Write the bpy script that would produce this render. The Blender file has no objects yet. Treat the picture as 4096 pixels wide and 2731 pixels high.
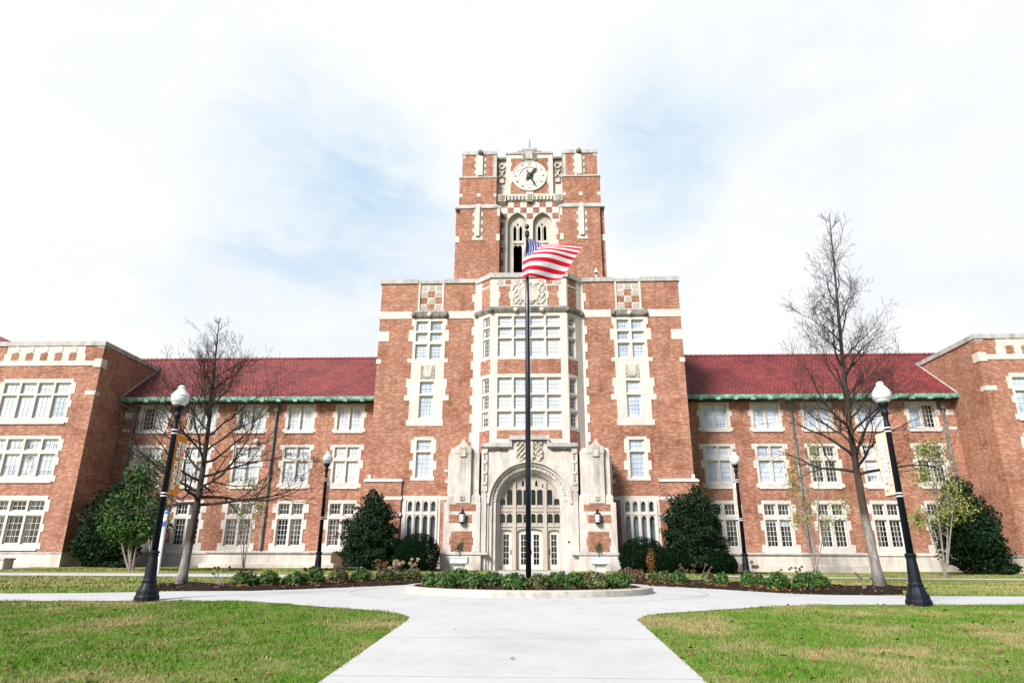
import bpy, bmesh, math, random
import numpy as np
from mathutils import Vector, Matrix
from mathutils.geometry import tessellate_polygon
R = math.radians
random.seed(7); rng = np.random.default_rng(7)
sc = bpy.context.scene
C = sc.collection

# ------------------------------------------------------------------ helpers
WL = {}                                   # world location of every object, for parenting
class MB:
    """collects geometry for ONE mesh object (coordinates are world metres)"""
    def __init__(s): s.v = []; s.f = []; s.m = []; s.cm = 0
    def add(s, vs, fs):
        n = len(s.v); s.v += [tuple(map(float, p)) for p in vs]
        for f in fs: s.f.append(tuple(i + n for i in f)); s.m.append(s.cm)
    def box(s, x0, x1, y0, y1, z0, z1):
        if x0 > x1: x0, x1 = x1, x0
        s.add([(x0,y0,z0),(x1,y0,z0),(x1,y1,z0),(x0,y1,z0),(x0,y0,z1),(x1,y0,z1),(x1,y1,z1),(x0,y1,z1)],
              [(0,3,2,1),(4,5,6,7),(0,1,5,4),(1,2,6,5),(2,3,7,6),(3,0,4,7)])
    def taper(s, b, t):                   # b,t = (x0,x1,y0,y1,z)
        vs = []
        for (x0,x1,y0,y1,z) in (b, t):
            if x0 > x1: x0, x1 = x1, x0
            vs += [(x0,y0,z),(x1,y0,z),(x1,y1,z),(x0,y1,z)]
        s.add(vs, [(0,3,2,1),(4,5,6,7),(0,1,5,4),(1,2,6,5),(2,3,7,6),(3,0,4,7)])
    def tube(s, pts, rad, n=6, cap=True):
        pts = [Vector(p) for p in pts]; L = len(pts); vs = []
        d0 = (pts[1] - pts[0]).normalized()
        a = d0.orthogonal().normalized()
        for i, p in enumerate(pts):
            d = (pts[min(i+1, L-1)] - pts[max(i-1, 0)]).normalized()
            a = (a - d * a.dot(d)).normalized(); b = d.cross(a)
            r = rad[i] if hasattr(rad, '__len__') else rad
            vs += [p + (a * math.cos(2*math.pi*k/n) + b * math.sin(2*math.pi*k/n)) * r for k in range(n)]
        fs = [(i*n+k, i*n+(k+1)%n, (i+1)*n+(k+1)%n, (i+1)*n+k) for i in range(L-1) for k in range(n)]
        if cap: fs += [tuple(range(n))[::-1], tuple((L-1)*n + k for k in range(n))]
        s.add(vs, fs)
    def lathe(s, prof, o=(0,0,0), n=20, axis='z', sq=None):
        vs = []
        for r, h in prof:
            for k in range(n):
                a = 2*math.pi*(k+.5)/n; c, d = math.cos(a)*r, math.sin(a)*r
                vs.append((o[0]+c, o[1]+d, o[2]+h) if axis == 'z' else (o[0]+c, o[1]-h, o[2]+d))
        fs = [(i*n+k, i*n+(k+1)%n, (i+1)*n+(k+1)%n, (i+1)*n+k) for i in range(len(prof)-1) for k in range(n)]
        fs += [tuple(range(n))[::-1], tuple((len(prof)-1)*n + k for k in range(n))]
        s.add(vs, fs)
    def poly(s, outer, holes, y0, y1):    # prism in the facade plane; outlines are (x,z) lists
        loops = [[Vector((x, z, 0)) for x, z in L] for L in [outer] + list(holes)]
        tri = tessellate_polygon(loops); flat = [p for L in loops for p in L]; n = len(flat)
        vs = [(p.x, y0, p.y) for p in flat] + [(p.x, y1, p.y) for p in flat]
        fs = []
        for t in tri:
            a, b, c = (flat[i] for i in t)
            cr = (b.x-a.x)*(c.y-a.y) - (b.y-a.y)*(c.x-a.x)
            t = t if cr > 0 else t[::-1]
            fs.append(tuple(t)); fs.append(tuple(i+n for i in t[::-1]))
        k = 0
        for li, L in enumerate(loops):
            m = len(L); ar = sum(L[i].x*L[(i+1)%m].y - L[(i+1)%m].x*L[i].y for i in range(m))
            ccw = (ar > 0) != (li > 0)
            for i in range(m):
                a, b = k+i, k+(i+1)%m
                fs.append((a, a+n, b+n, b) if ccw else (a, b, b+n, a+n))
            k += m
        s.add(vs, fs)
    def slab(s, rects, holes, y0, y1):    # union of rects (x0,x1,z0,z1) minus holes, as one clean solid
        rects = [(min(a,b),max(a,b),c,d) for a,b,c,d in rects]; holes = [(min(a,b),max(a,b),c,d) for a,b,c,d in holes]
        X = sorted({round(v,4) for r in rects+holes for v in r[:2]}); Z = sorted({round(v,4) for r in rects+holes for v in r[2:]})
        def ins(i, j):
            if i < 0 or j < 0 or i >= len(X)-1 or j >= len(Z)-1: return False
            x, z = (X[i]+X[i+1])/2, (Z[j]+Z[j+1])/2
            return any(a<x<b and c<z<d for a,b,c,d in rects) and not any(a<x<b and c<z<d for a,b,c,d in holes)
        g = [[ins(i,j) for j in range(len(Z)-1)] for i in range(len(X)-1)]
        G = lambda i,j: 0 <= i < len(X)-1 and 0 <= j < len(Z)-1 and g[i][j]
        for i in range(len(X)-1):
            for j in range(len(Z)-1):
                if not g[i][j]: continue
                a,b,c,d = X[i],X[i+1],Z[j],Z[j+1]
                s.add([(a,y0,c),(b,y0,c),(b,y0,d),(a,y0,d)], [(0,1,2,3)])
                if not G(i-1,j): s.add([(a,y1,c),(a,y0,c),(a,y0,d),(a,y1,d)], [(0,1,2,3)])
                if not G(i+1,j): s.add([(b,y0,c),(b,y1,c),(b,y1,d),(b,y0,d)], [(0,1,2,3)])
                if not G(i,j-1): s.add([(a,y1,c),(b,y1,c),(b,y0,c),(a,y0,c)], [(0,1,2,3)])
                if not G(i,j+1): s.add([(a,y0,d),(b,y0,d),(b,y1,d),(a,y1,d)], [(0,1,2,3)])
    def relief(s, x0, x1, z0, z1, y, h, seed, n=22, sym=True, mask=None):   # carved ornament: a displaced grid
        r = random.Random(seed); ph = [(r.uniform(10,30), r.uniform(10,30), r.uniform(0,6)) for _ in range(4)]
        if x0 > x1: x0, x1 = x1, x0
        vs = []
        for j in range(n+1):
            for i in range(n+1):
                u, v = i/n, j/n; uu = abs(u-.5)*2 if sym else u
                q = sum(math.sin(a*uu+c)*math.cos(b*v+c) for a,b,c in ph)/2.2
                k = max(0, min(1, .5+1.6*q)) * (0 if i in (0,n) or j in (0,n) else 1)
                if mask: k = mask(u, v, k)
                vs.append((x0+(x1-x0)*u, y-h*k, z0+(z1-z0)*v))
        s.add(vs, [(j*(n+1)+i, j*(n+1)+i+1, (j+1)*(n+1)+i+1, (j+1)*(n+1)+i) for j in range(n) for i in range(n)])
    def xf(s, fn): s.v = [tuple(fn(Vector(p))) for p in s.v]; return s
    def build(s, name, mat, parent=None, smooth=False):
        P = np.array(s.v, dtype=float); lo, hi = P.min(0), P.max(0)
        o0 = np.array([(lo[0]+hi[0])/2, (lo[1]+hi[1])/2, lo[2]])
        me = bpy.data.meshes.new(name); me.from_pydata((P-o0).tolist(), [], s.f)
        mats = mat if isinstance(mat, (list, tuple)) else [mat]
        for m in mats: me.materials.append(m)
        if len(mats) > 1: me.polygons.foreach_set('material_index', s.m)
        if smooth: me.polygons.foreach_set('use_smooth', [True]*len(me.polygons))
        me.update()
        o = bpy.data.objects.new(name, me); C.objects.link(o); place(o, o0, parent); return o
def place(o, w, parent=None):
    w = Vector([float(a) for a in w]); WL[o.name] = w
    if parent: o.parent = parent; o.location = w - WL[parent.name]
    else: o.location = w
def numesh(name, verts, faces, mat, parent=None, smooth=False):
    """fast builder for big meshes; verts (n,3), faces (m,k) arrays"""
    verts = np.asarray(verts, dtype=np.float64); faces = np.asarray(faces, dtype=np.int32)
    lo, hi = verts.min(0), verts.max(0); o0 = np.array([(lo[0]+hi[0])/2, (lo[1]+hi[1])/2, lo[2]])
    me = bpy.data.meshes.new(name); k = faces.shape[1]
    me.vertices.add(len(verts)); me.vertices.foreach_set('co', (verts-o0).astype(np.float32).ravel())
    me.loops.add(faces.size); me.loops.foreach_set('vertex_index', faces.ravel())
    me.polygons.add(len(faces)); me.polygons.foreach_set('loop_start', np.arange(0, faces.size, k, dtype=np.int32))
    me.materials.append(mat); me.update(calc_edges=True); me.validate()
    if smooth: me.polygons.foreach_set('use_smooth', [True]*len(me.polygons))
    o = bpy.data.objects.new(name, me); C.objects.link(o); place(o, o0, parent); return o
def tag(o, label=None, cat=None, group=None, kind=None):
    if label: o['label'] = label
    if cat: o['category'] = cat
    if group: o['group'] = group
    if kind: o['kind'] = kind
    return o
def thing(name, loc, label, cat, group=None):
    o = bpy.data.objects.new(name, None); o.empty_display_size = .3; C.objects.link(o); place(o, loc); return tag(o, label, cat, group)
def copy_tree(o, parent=None):
    c = o.copy(); C.objects.link(c)
    if parent: c.parent = parent
    for ch in [x for x in C.objects if x.parent == o]: copy_tree(ch, c)
    return c

# ------------------------------------------------------------------ materials
def mat(name, rough=.8, spec=.3):
    m = bpy.data.materials.new(name); m.use_nodes = True; nt = m.node_tree
    b = nt.nodes['Principled BSDF']; b.inputs['Roughness'].default_value = rough; b.inputs['Specular IOR Level'].default_value = spec
    return m, nt, b
def N(nt, t, **kw):
    n = nt.nodes.new(t)
    for k, v in kw.items():
        if k in n.inputs: n.inputs[k].default_value = v
        else: setattr(n, k, v)
    return n
def L(nt, a, b): nt.links.new(a, b)
def ramp(nt, fac, stops):
    r = nt.nodes.new('ShaderNodeValToRGB'); e = r.color_ramp.elements
    while len(e) < len(stops): e.new(.5)
    for i, (p, c) in enumerate(stops): e[i].position = p; e[i].color = (*c, 1)
    L(nt, fac, r.inputs['Fac']); return r.outputs['Color']
def noise(nt, vec, scale, detail=4, rough=.55):
    n = N(nt, 'ShaderNodeTexNoise', Scale=scale, Detail=detail, Roughness=rough); L(nt, vec, n.inputs['Vector']); return n.outputs['Fac']
def mix(nt, fac, a, b, mode='MIX'):
    n = nt.nodes.new('ShaderNodeMix'); n.data_type = 'RGBA'; n.blend_type = mode
    for s, v in ((n.inputs[0], fac), (n.inputs[6], a), (n.inputs[7], b)):
        if hasattr(v, 'links'): L(nt, v, s)
        elif isinstance(v, (int, float)): s.default_value = v
        else: s.default_value = (*v, 1)
    return n.outputs[2]
def pos(nt): return nt.nodes.new('ShaderNodeNewGeometry').outputs['Position']
def bump(nt, b, h, strength, dist=.02):
    n = N(nt, 'ShaderNodeBump', Strength=strength, Distance=dist); L(nt, h, n.inputs['Height']); L(nt, n.outputs['Normal'], b.inputs['Normal'])
def wallcoord(nt):
    """metres along the wall, height: works for a wall facing any way"""
    g = nt.nodes.new('ShaderNodeNewGeometry')
    c = nt.nodes.new('ShaderNodeVectorMath'); c.operation = 'CROSS_PRODUCT'; c.inputs[0].default_value = (0,0,1); L(nt, g.outputs['True Normal'], c.inputs[1])
    d = nt.nodes.new('ShaderNodeVectorMath'); d.operation = 'DOT_PRODUCT'; L(nt, c.outputs[0], d.inputs[0]); L(nt, g.outputs['Position'], d.inputs[1])
    s = nt.nodes.new('ShaderNodeSeparateXYZ'); L(nt, g.outputs['Position'], s.inputs[0])
    o = nt.nodes.new('ShaderNodeCombineXYZ'); L(nt, d.outputs['Value'], o.inputs[0]); L(nt, s.outputs['Z'], o.inputs[1]); return o.outputs[0]
def plain(name, col, rough=.6, spec=.4, metal=0, var=0, scale=3):
    m, nt, b = mat(name, rough, spec); b.inputs['Metallic'].default_value = metal
    if var:
        c2 = tuple(c*(1-var) for c in col)
        L(nt, ramp(nt, noise(nt, pos(nt), scale), [(.35, c2), (.65, col)]), b.inputs['Base Color'])
    else: b.inputs['Base Color'].default_value = (*col, 1)
    return m

def brick_mat(name, dark=1.0):
    m, nt, b = mat(name, .85, .2); w = wallcoord(nt)
    t = N(nt, 'ShaderNodeTexBrick', Scale=1.0); L(nt, w, t.inputs['Vector'])
    t.inputs['Brick Width'].default_value = .215; t.inputs['Row Height'].default_value = .076; t.inputs['Mortar Size'].default_value = .010
    t.inputs['Mortar Smooth'].default_value = .3; t.inputs['Bias'].default_value = -.1; t.offset = .5
    t.inputs['Color1'].default_value = (.235*dark,.077*dark,.043*dark,1); t.inputs['Color2'].default_value = (.140*dark,.040*dark,.023*dark,1)
    t.inputs['Mortar'].default_value = (.32*dark,.225*dark,.155*dark,1)
    # Flemish headers: every other brick paler, in a second layout of shorter bricks
    t2 = N(nt, 'ShaderNodeTexBrick', Scale=1.0); L(nt, w, t2.inputs['Vector'])
    t2.inputs['Brick Width'].default_value = .215; t2.inputs['Row Height'].default_value = .076; t2.offset = .5; t2.inputs['Mortar Smooth'].default_value = 0; t2.inputs['Mortar Size'].default_value = 0; t2.inputs['Bias'].default_value = 0
    t2.inputs['Color1'].default_value = (0,0,0,1); t2.inputs['Color2'].default_value = (1,1,1,1)
    hd = ramp(nt, t2.outputs['Color'], [(.45, (0,0,0)), (.85, (.7,.7,.7))])
    c = mix(nt, hd, t.outputs['Color'], (.40*dark,.22*dark,.16*dark))
    big = ramp(nt, noise(nt, pos(nt), .35, 5, .6), [(.3, (.78,.70,.66)), (.5, (1,1,1)), (.72, (1.12,1.10,1.10))])
    c = mix(nt, 1.0, c, big, 'MULTIPLY')
    mp = N(nt, 'ShaderNodeMapping'); mp.inputs['Scale'].default_value = (.5,.5,1.2); L(nt, pos(nt), mp.inputs[0])
    st = ramp(nt, noise(nt, mp.outputs[0], .9, 4, .7), [(.52, (1,1,1)), (.70, (.50,.33,.28))])
    c = mix(nt, .55, c, st, 'MULTIPLY')
    ms_ = N(nt, 'ShaderNodeMapping'); ms_.inputs['Scale'].default_value = (2.2,2.2,.22); L(nt, pos(nt), ms_.inputs[0])
    c = mix(nt, .6, c, ramp(nt, noise(nt, ms_.outputs[0], 1.1, 5, .65), [(.36, (.70,.62,.58)), (.5, (1,1,1)), (.75, (1.10,1.10,1.12))]), 'MULTIPLY')
    L(nt, c, b.inputs['Base Color']); bump(nt, b, t.outputs['Fac'], -.35, .008); return m
BR = brick_mat('brick'); BR2 = brick_mat('brick_patch', .88)

def stone_mat(name, base, dirt, amt=.6, joints=True, streak=False):
    m, nt, b = mat(name, .85, .2); p = pos(nt)
    mp = N(nt, 'ShaderNodeMapping'); mp.inputs['Scale'].default_value = (1.6,1.6,.45); L(nt, p, mp.inputs[0])
    c = ramp(nt, noise(nt, mp.outputs[0], 1.3, 6, .65), [(.42, base), (.62, tuple(a*.5+d*.5 for a,d in zip(base,dirt))), (.78, dirt)])
    c = mix(nt, amt, base, c)
    c = mix(nt, .5, c, ramp(nt, noise(nt, p, 9, 3), [(.3, (.86,.84,.82)), (.7, (1.06,1.06,1.06))]), 'MULTIPLY')
    if joints:
        t = N(nt, 'ShaderNodeTexBrick', Scale=1.0); L(nt, wallcoord(nt), t.inputs['Vector'])
        t.inputs['Brick Width'].default_value = .85; t.inputs['Row Height'].default_value = .42; t.inputs['Mortar Size'].default_value = .008
        t.inputs['Color1'].default_value = (1,1,1,1); t.inputs['Color2'].default_value = (.93,.91,.90,1); t.inputs['Mortar'].default_value = (.82,.79,.76,1)
        c = mix(nt, 1.0, c, t.outputs['Color'], 'MULTIPLY')
    L(nt, c, b.inputs['Base Color']); bump(nt, b, noise(nt, p, 22, 4), .25, .01); return m
ST = stone_mat('limestone', (.51,.47,.43), (.36,.31,.265), .5)
STG = stone_mat('weathered_coping', (.38,.365,.35), (.12,.12,.12), .95, False)
STD = stone_mat('blackened_stone', (.20,.18,.16), (.03,.028,.026), 1, False)
STP = stone_mat('portal_limestone', (.49,.45,.41), (.19,.175,.16), .85)
STC = stone_mat('carved_limestone', (.46,.42,.37), (.18,.16,.14), .9, False)
STB = stone_mat('base_limestone', (.50,.47,.43), (.31,.23,.165), .9)
WHT = plain('painted_sash', (.54,.53,.51), .45, .4)
DOORW = plain('painted_door', (.49,.46,.41), .4, .4, var=.06)
BLK = plain('painted_dark', (.004,.004,.005), .9, .05)  # near-black colour standing in for unlit space behind openings
IRON = plain('black_iron', (.003,.006,.012), .55, .22, var=.3, scale=6)
CLKH = plain('clock_black', (.006,.006,.008), .4); CLKN = plain('numeral_grey', (.09,.08,.07), .7)

def glass(name, kind):
    m, nt, b = mat(name, .06, .5); w = wallcoord(nt); p = pos(nt)
    if kind == 'shade':   # pale roller blind right behind the glass
        c = ramp(nt, noise(nt, p, .8, 3), [(.35, (.40,.45,.50)), (.6, (.55,.57,.58))]); b.inputs['Roughness'].default_value = .25
    elif kind == 'mid':
        c = ramp(nt, noise(nt, p, 1.5, 5, .7), [(.40, (.05,.06,.07)), (.5, (.34,.37,.41)), (.7, (.50,.53,.56))]); b.inputs['Roughness'].default_value = .2  # mottle paints reflected tree branches into the pane colour
    elif kind == 'blue':
        c = ramp(nt, noise(nt, p, .9, 3), [(.35, (.25,.31,.40)), (.6, (.44,.49,.55))]); b.inputs['Roughness'].default_value = .2
    elif kind == 'teal':
        c = ramp(nt, noise(nt, p, .7, 2), [(.35, (.015,.03,.045)), (.7, (.11,.19,.22))])
    elif kind == 'dark':  # dim room, a pair of curtains
        mp = N(nt, 'ShaderNodeMapping'); mp.inputs['Scale'].default_value = (2.6,.12,1); L(nt, w, mp.inputs[0])
        c = ramp(nt, noise(nt, mp.outputs[0], 2.0, 3), [(.48, (.004,.005,.006)), (.56, (.06,.055,.05)), (.7, (.14,.125,.11))])
    else: c = ramp(nt, noise(nt, p, 1.2, 2), [(.4, (.003,.004,.005)), (.8, (.02,.02,.02))])
    if kind in ('mid', 'dark'):       # roller blinds drawn to different heights
        gz = nt.nodes.new('ShaderNodeSeparateXYZ'); L(nt, nt.nodes.new('ShaderNodeTexCoord').outputs['Generated'], gz.inputs[0])
        o2 = nt.nodes.new('ShaderNodeObjectInfo'); a = nt.nodes.new('ShaderNodeMath'); a.operation = 'MULTIPLY_ADD'; L(nt, o2.outputs['Random'], a.inputs[0]); a.inputs[1].default_value = 4.5 if kind == 'dark' else 1.1; a.inputs[2].default_value = .55 if kind == 'dark' else .15
        gt = nt.nodes.new('ShaderNodeMath'); gt.operation = 'GREATER_THAN'; L(nt, gz.outputs['Z'], gt.inputs[0]); L(nt, a.outputs[0], gt.inputs[1])
        c = mix(nt, gt.outputs[0], c, (.40,.40,.39) if kind == 'dark' else (.55,.57,.58))
    oi = nt.nodes.new('ShaderNodeObjectInfo'); c = mix(nt, 1.0, c, ramp(nt, oi.outputs['Random'], [(0, (.62,.66,.70)), (.35, (.92,.94,.97)), (1, (1.05,1.04,1.02))]), 'MULTIPLY')
    L(nt, c, b.inputs['Base Color']); return m
GL = {k: glass('window_glass_'+k, k) for k in ('shade','mid','blue','teal','dark','black')}

# ------------------------------------------------------------------ terrain
def zt(X, Y):
    if Y < 17: z = -1.63 + .041*Y
    elif Y < 24: z = -.933
    elif Y < 48: z = -.933 + (Y-24)*.0155
    else: z = -.561
    return z - .008*min(max(X,0),20)*min(max((Y-27)/10,0),1)
def ztv(X, Y):
    z = np.where(Y<17, -1.63+.041*Y, np.where(Y<24, -.933, np.where(Y<48, -.933+(Y-24)*.0155, -.561)))
    return z - .008*np.clip(X,0,20)*np.clip((Y-27)/10,0,1)
def grid_lines(a, b, fa, fb):
    s = list(np.arange(fa, fb+.01, 1.0)); x = fa; st = 2
    while x > a: x -= st; st *= 1.5; s.insert(0, max(x, a))
    x = fb; st = 2
    while x < b: x += st; st *= 1.5; s.append(min(x, b))
    return np.array(sorted(set(s)))
gx = grid_lines(-600, 600, -40, 40); gy = grid_lines(-200, 900, 0, 50)
GX, GY = np.meshgrid(gx, gy); V = np.stack([GX.ravel(), GY.ravel(), ztv(GX.ravel(), GY.ravel())], 1)
nx = len(gx); F = [[j*nx+i, j*nx+i+1, (j+1)*nx+i+1, (j+1)*nx+i] for j in range(len(gy)-1) for i in range(nx-1)]
def lawn_color(nt, blade):
    p = pos(nt)
    a = ramp(nt, noise(nt, p, .42, 5, .62), [(.42, (0,0,0)), (.52, (.30,.30,.30)), (.60, (1,1,1))])
    sp = nt.nodes.new('ShaderNodeSeparateXYZ'); L(nt, p, sp.inputs[0])
    far = N(nt, 'ShaderNodeMapRange'); far.inputs['From Min'].default_value = 18; far.inputs['From Max'].default_value = 24; L(nt, sp.outputs['Y'], far.inputs[0])
    mp = N(nt, 'ShaderNodeMapping'); mp.inputs['Scale'].default_value = (.22,.55,1); L(nt, p, mp.inputs[0])
    strip = ramp(nt, noise(nt, mp.outputs[0], 1.3, 4, .6), [(.40, (0,0,0)), (.55, (1,1,1))])
    a = mix(nt, far.outputs[0], a, strip)
    mid_ = noise(nt, p, 2.6, 6, .75)
    a = mix(nt, .34, a, ramp(nt, mid_, [(.45, (0,0,0)), (.60, (1,1,1))]), 'SCREEN' if False else 'MIX')
    fine = noise(nt, p, 14 if blade else 7, 6, .85)
    g = ramp(nt, fine, [(.25, (.028,.082,.006)), (.5, (.070,.165,.010)), (.75, (.165,.262,.030))])
    d = ramp(nt, fine, [(.25, (.14,.11,.045)), (.5, (.30,.235,.11)), (.75, (.43,.35,.19))])
    return mix(nt, a, g, d)
m_, nt_, b_ = mat('lawn_grass', .95, .1); L(nt_, lawn_color(nt_, False), b_.inputs['Base Color']); bump(nt_, b_, noise(nt_, pos(nt_), 25, 5, .7), .9, .05); LAWN = m_
m_, nt_, b_ = mat('grass_blades', .8, .15); L(nt_, lawn_color(nt_, True), b_.inputs['Base Color']); BLADE = m_
tag(numesh('lawn', V, F, LAWN), kind='structure')

def drape(name, poly, mt, dz, hole=None, bumpy=0, kind='structure', label=None, cat=None):
    tri = tessellate_polygon([[Vector((x,y,0)) for x,y in poly]] + ([[Vector((x,y,0)) for x,y in hole]] if hole else []))
    allp = list(poly) + (list(hole) if hole else [])
    bm = bmesh.new(); vs = [bm.verts.new((x,y,0)) for x,y in allp]
    for t in tri:
        try: bm.faces.new([vs[i] for i in t])
        except ValueError: pass
    xs = [p[0] for p in allp]; ys = [p[1] for p in allp]; st = .35 if bumpy else 1.0
    for k in np.arange(math.floor(min(ys)), max(ys), st): bmesh.ops.bisect_plane(bm, geom=bm.verts[:]+bm.edges[:]+bm.faces[:], plane_co=(0,k,0), plane_no=(0,1,0))
    for k in np.arange(math.floor(min(xs)), max(xs), st): bmesh.ops.bisect_plane(bm, geom=bm.verts[:]+bm.edges[:]+bm.faces[:], plane_co=(k,0,0), plane_no=(1,0,0))
    bmesh.ops.recalc_face_normals(bm, faces=bm.faces)
    for f in bm.faces:
        if f.normal.z < 0: f.normal_flip()
    edge = {v for e in bm.edges if e.is_boundary for v in e.verts}
    for v in bm.verts:
        z = zt(v.co.x, v.co.y) + dz
        if bumpy and v not in edge: z += bumpy*(.6+.4*math.sin(v.co.x*3.1+math.sin(v.co.y*4.3))*math.cos(v.co.y*2.7))
        v.co.z = z
    P = [v.co.copy() for v in bm.verts]; bm.verts.index_update(); Fs = [[v.index for v in f.verts] for f in bm.faces]; bm.free()
    mb = MB(); mb.add(P, Fs); o = mb.build(name, mt, smooth=bool(bumpy)); return tag(o, label, cat, kind=kind)

# pavement: pale concrete with joints and faint stains
m_, nt_, b_ = mat('concrete_paving', .8, .25); p_ = pos(nt_)
c_ = ramp(nt_, noise(nt_, p_, .5, 6, .65), [(.3, (.365,.362,.358)), (.5, (.41,.409,.409)), (.8, (.43,.43,.432))])
sp_ = nt_.nodes.new('ShaderNodeSeparateXYZ'); L(nt_, p_, sp_.inputs[0])
c_ = mix(nt_, .6, c_, ramp(nt_, noise(nt_, p_, 40, 3), [(.3, (.88,.88,.87)), (.7, (1.05,1.05,1.05))]), 'MULTIPLY')
c_ = mix(nt_, .5, c_, ramp(nt_, noise(nt_, p_, 1.7, 7, .75), [(.36, (.80,.78,.76)), (.46, (1,1,1))]), 'MULTIPLY')
L(nt_, c_, b_.inputs['Base Color']); bump(nt_, b_, noise(nt_, p_, 60, 3), .2, .004); PAVE = m_
JOINT = plain('paving_joint', (.25,.24,.23), .9, .1)
CX, CY, CR = -.27, 21.0, 3.68
left = [(-2.41,2),(-2.41,13.0),(-2.45,13.5),(-2.75,14.0),(-3.3,14.45),(-4.0,14.8),(-4.9,15.2),(-5.8,15.75),(-6.7,16.1),(-8,16.15),(-10.5,15.95),(-13,15.8),(-60,15.5)]
leftf = [(-60,18.2),(-14,18.1),(-12.4,18.5),(-11.3,19.2),(-10.4,19.85),(-9.3,20.1),(-8.4,20.3),(-7.5,21.2),(-6.5,22.7),(-5.6,24.0),(-4.6,25.2),(-3.6,26.2),(-2.2,27.0),(-2.2,39.6)]
rightf = [(1.8,39.6),(1.8,27.0),(3.0,26.0),(4.0,25.2),(5.0,24.4),(5.9,23.2),(6.6,21.6),(7.4,20.3),(8.3,19.8),(9.8,19.75),(12,19.6),(60,19.2)]
right = [(60,16.6),(13,16.5),(8.2,16.2),(6.2,16.1),(5.2,15.75),(4.2,15.2),(3.3,14.75),(2.6,14.4),(2.1,13.9),(1.87,13.3),(1.87,2)]
tag(drape('pavement', left+leftf+rightf+right, PAVE, .012))
drape('sidewalk', [(-60,31.2),(-19,31.3),(-15,30.9),(-10,30.6),(-10,33.4),(-15,34.0),(-19,34.3),(-60,34.6)], PAVE, .012)
drape('sidewalk', [(60,34.0),(25,34.2),(17,34.6),(9,35),(9,37),(17,36.9),(25,36.6),(60,36.4)], PAVE, .012)
drape('sidewalk', [(-60,34.6),(-31,34.5),(-31.0,36),(-31.4,41),(-32.5,43.7),(-60,43.7)], PAVE, .016)
j = MB()
for y in (5.4, 8.25, 11.05): j.box(-2.41, 1.87, y-.006, y+.006, zt(0,y)+.010, zt(0,y)+.0155)
def arcstrip(mb, cx, cy, r, w, a0, a1, z, n=90):
    vs = []
    for k in range(n+1):
        a = a0+(a1-a0)*k/n
        for q in (r-w, r+w): vs.append((cx+math.cos(a)*q, cy+math.sin(a)*q, z))
    mb.add(vs, [(2*k, 2*k+1, 2*k+3, 2*k+2) for k in range(n)])
arcstrip(j, CX, CY, 5.2, .012, 0, 2*math.pi, -.933+.016)
for a in range(0, 360, 45):
    aa = R(a+22); c0, s0 = math.cos(aa), math.sin(aa)
    if abs(c0) > .3:
        vs = [(CX+c0*r-s0*w, CY+s0*r+c0*w, -.933+.0165) for r, w in ((3.9,-.006),(3.9,.006),(5.19,.006),(5.19,-.006))]; j.add(vs, [(0,1,2,3)])
tag(j.build('pavement_joints', JOINT), kind='structure')

# mulch
m_, nt_, b_ = mat('bark_mulch', .95, .1); p_ = pos(nt_)
L(nt_, ramp(nt_, noise(nt_, p_, 16, 5, .75), [(.35, (.008,.005,.004)), (.55, (.028,.016,.012)), (.75, (.075,.045,.035))]), b_.inputs['Base Color']); bump(nt_, b_, noise(nt_, p_, 20, 5, .8), 1, .06); MULCH = m_
bedL = [(-13.4,24.2),(-13.3,23.0),(-12.2,21.6),(-11.2,20.2),(-10.2,19.95),(-9.3,20.15),(-8.45,20.35),(-7.55,21.25),(-6.55,22.75),(-5.65,24.05),(-4.65,25.25),(-3.65,26.25),(-2.25,27.05),(-2.25,30),(-5,30.2),(-8,27.5),(-9.8,25.2),(-11.2,24.6),(-12.4,25.0)]
bedR = [(1.85,27.05),(3.05,26.05),(4.05,25.25),(5.05,24.45),(5.95,23.25),(6.65,21.65),(7.45,20.35),(8.3,19.87),(9.6,19.85),(10.6,20.6),(11.3,22.2),(12.6,23.3),(13.4,24.3),(12.8,25.2),(11.5,25.4),(10.2,25.4),(8.5,27.5),(6,30),(1.85,30)]
drape('mulch_bed', bedL, MULCH, .02, bumpy=.09); drape('mulch_bed', bedR, MULCH, .02, bumpy=.09)
circ = [(CX+math.cos(t)*3.42, CY+math.sin(t)*3.42) for t in np.linspace(0, 2*math.pi, 49)[:-1]]
drape('mulch_bed', circ, MULCH, .13, bumpy=.07)
drape('mulch_bed', [(-17.6,38.4),(-16.6,38.0),(-15.7,38.4),(-15.6,39.2),(-16.7,39.6),(-17.7,39.2)], MULCH, .03, bumpy=.12)
drape('mulch_bed', [(-11,38.5),(-4.9,38.5),(-5.3,42.5),(-12.6,43.5),(-14,41)], MULCH, .03, bumpy=.04)
drape('mulch_bed', [(4.5,38.5),(11.5,38.5),(14,41),(12.4,43.5),(4.7,42.5)], MULCH, .03, bumpy=.04)

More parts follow.
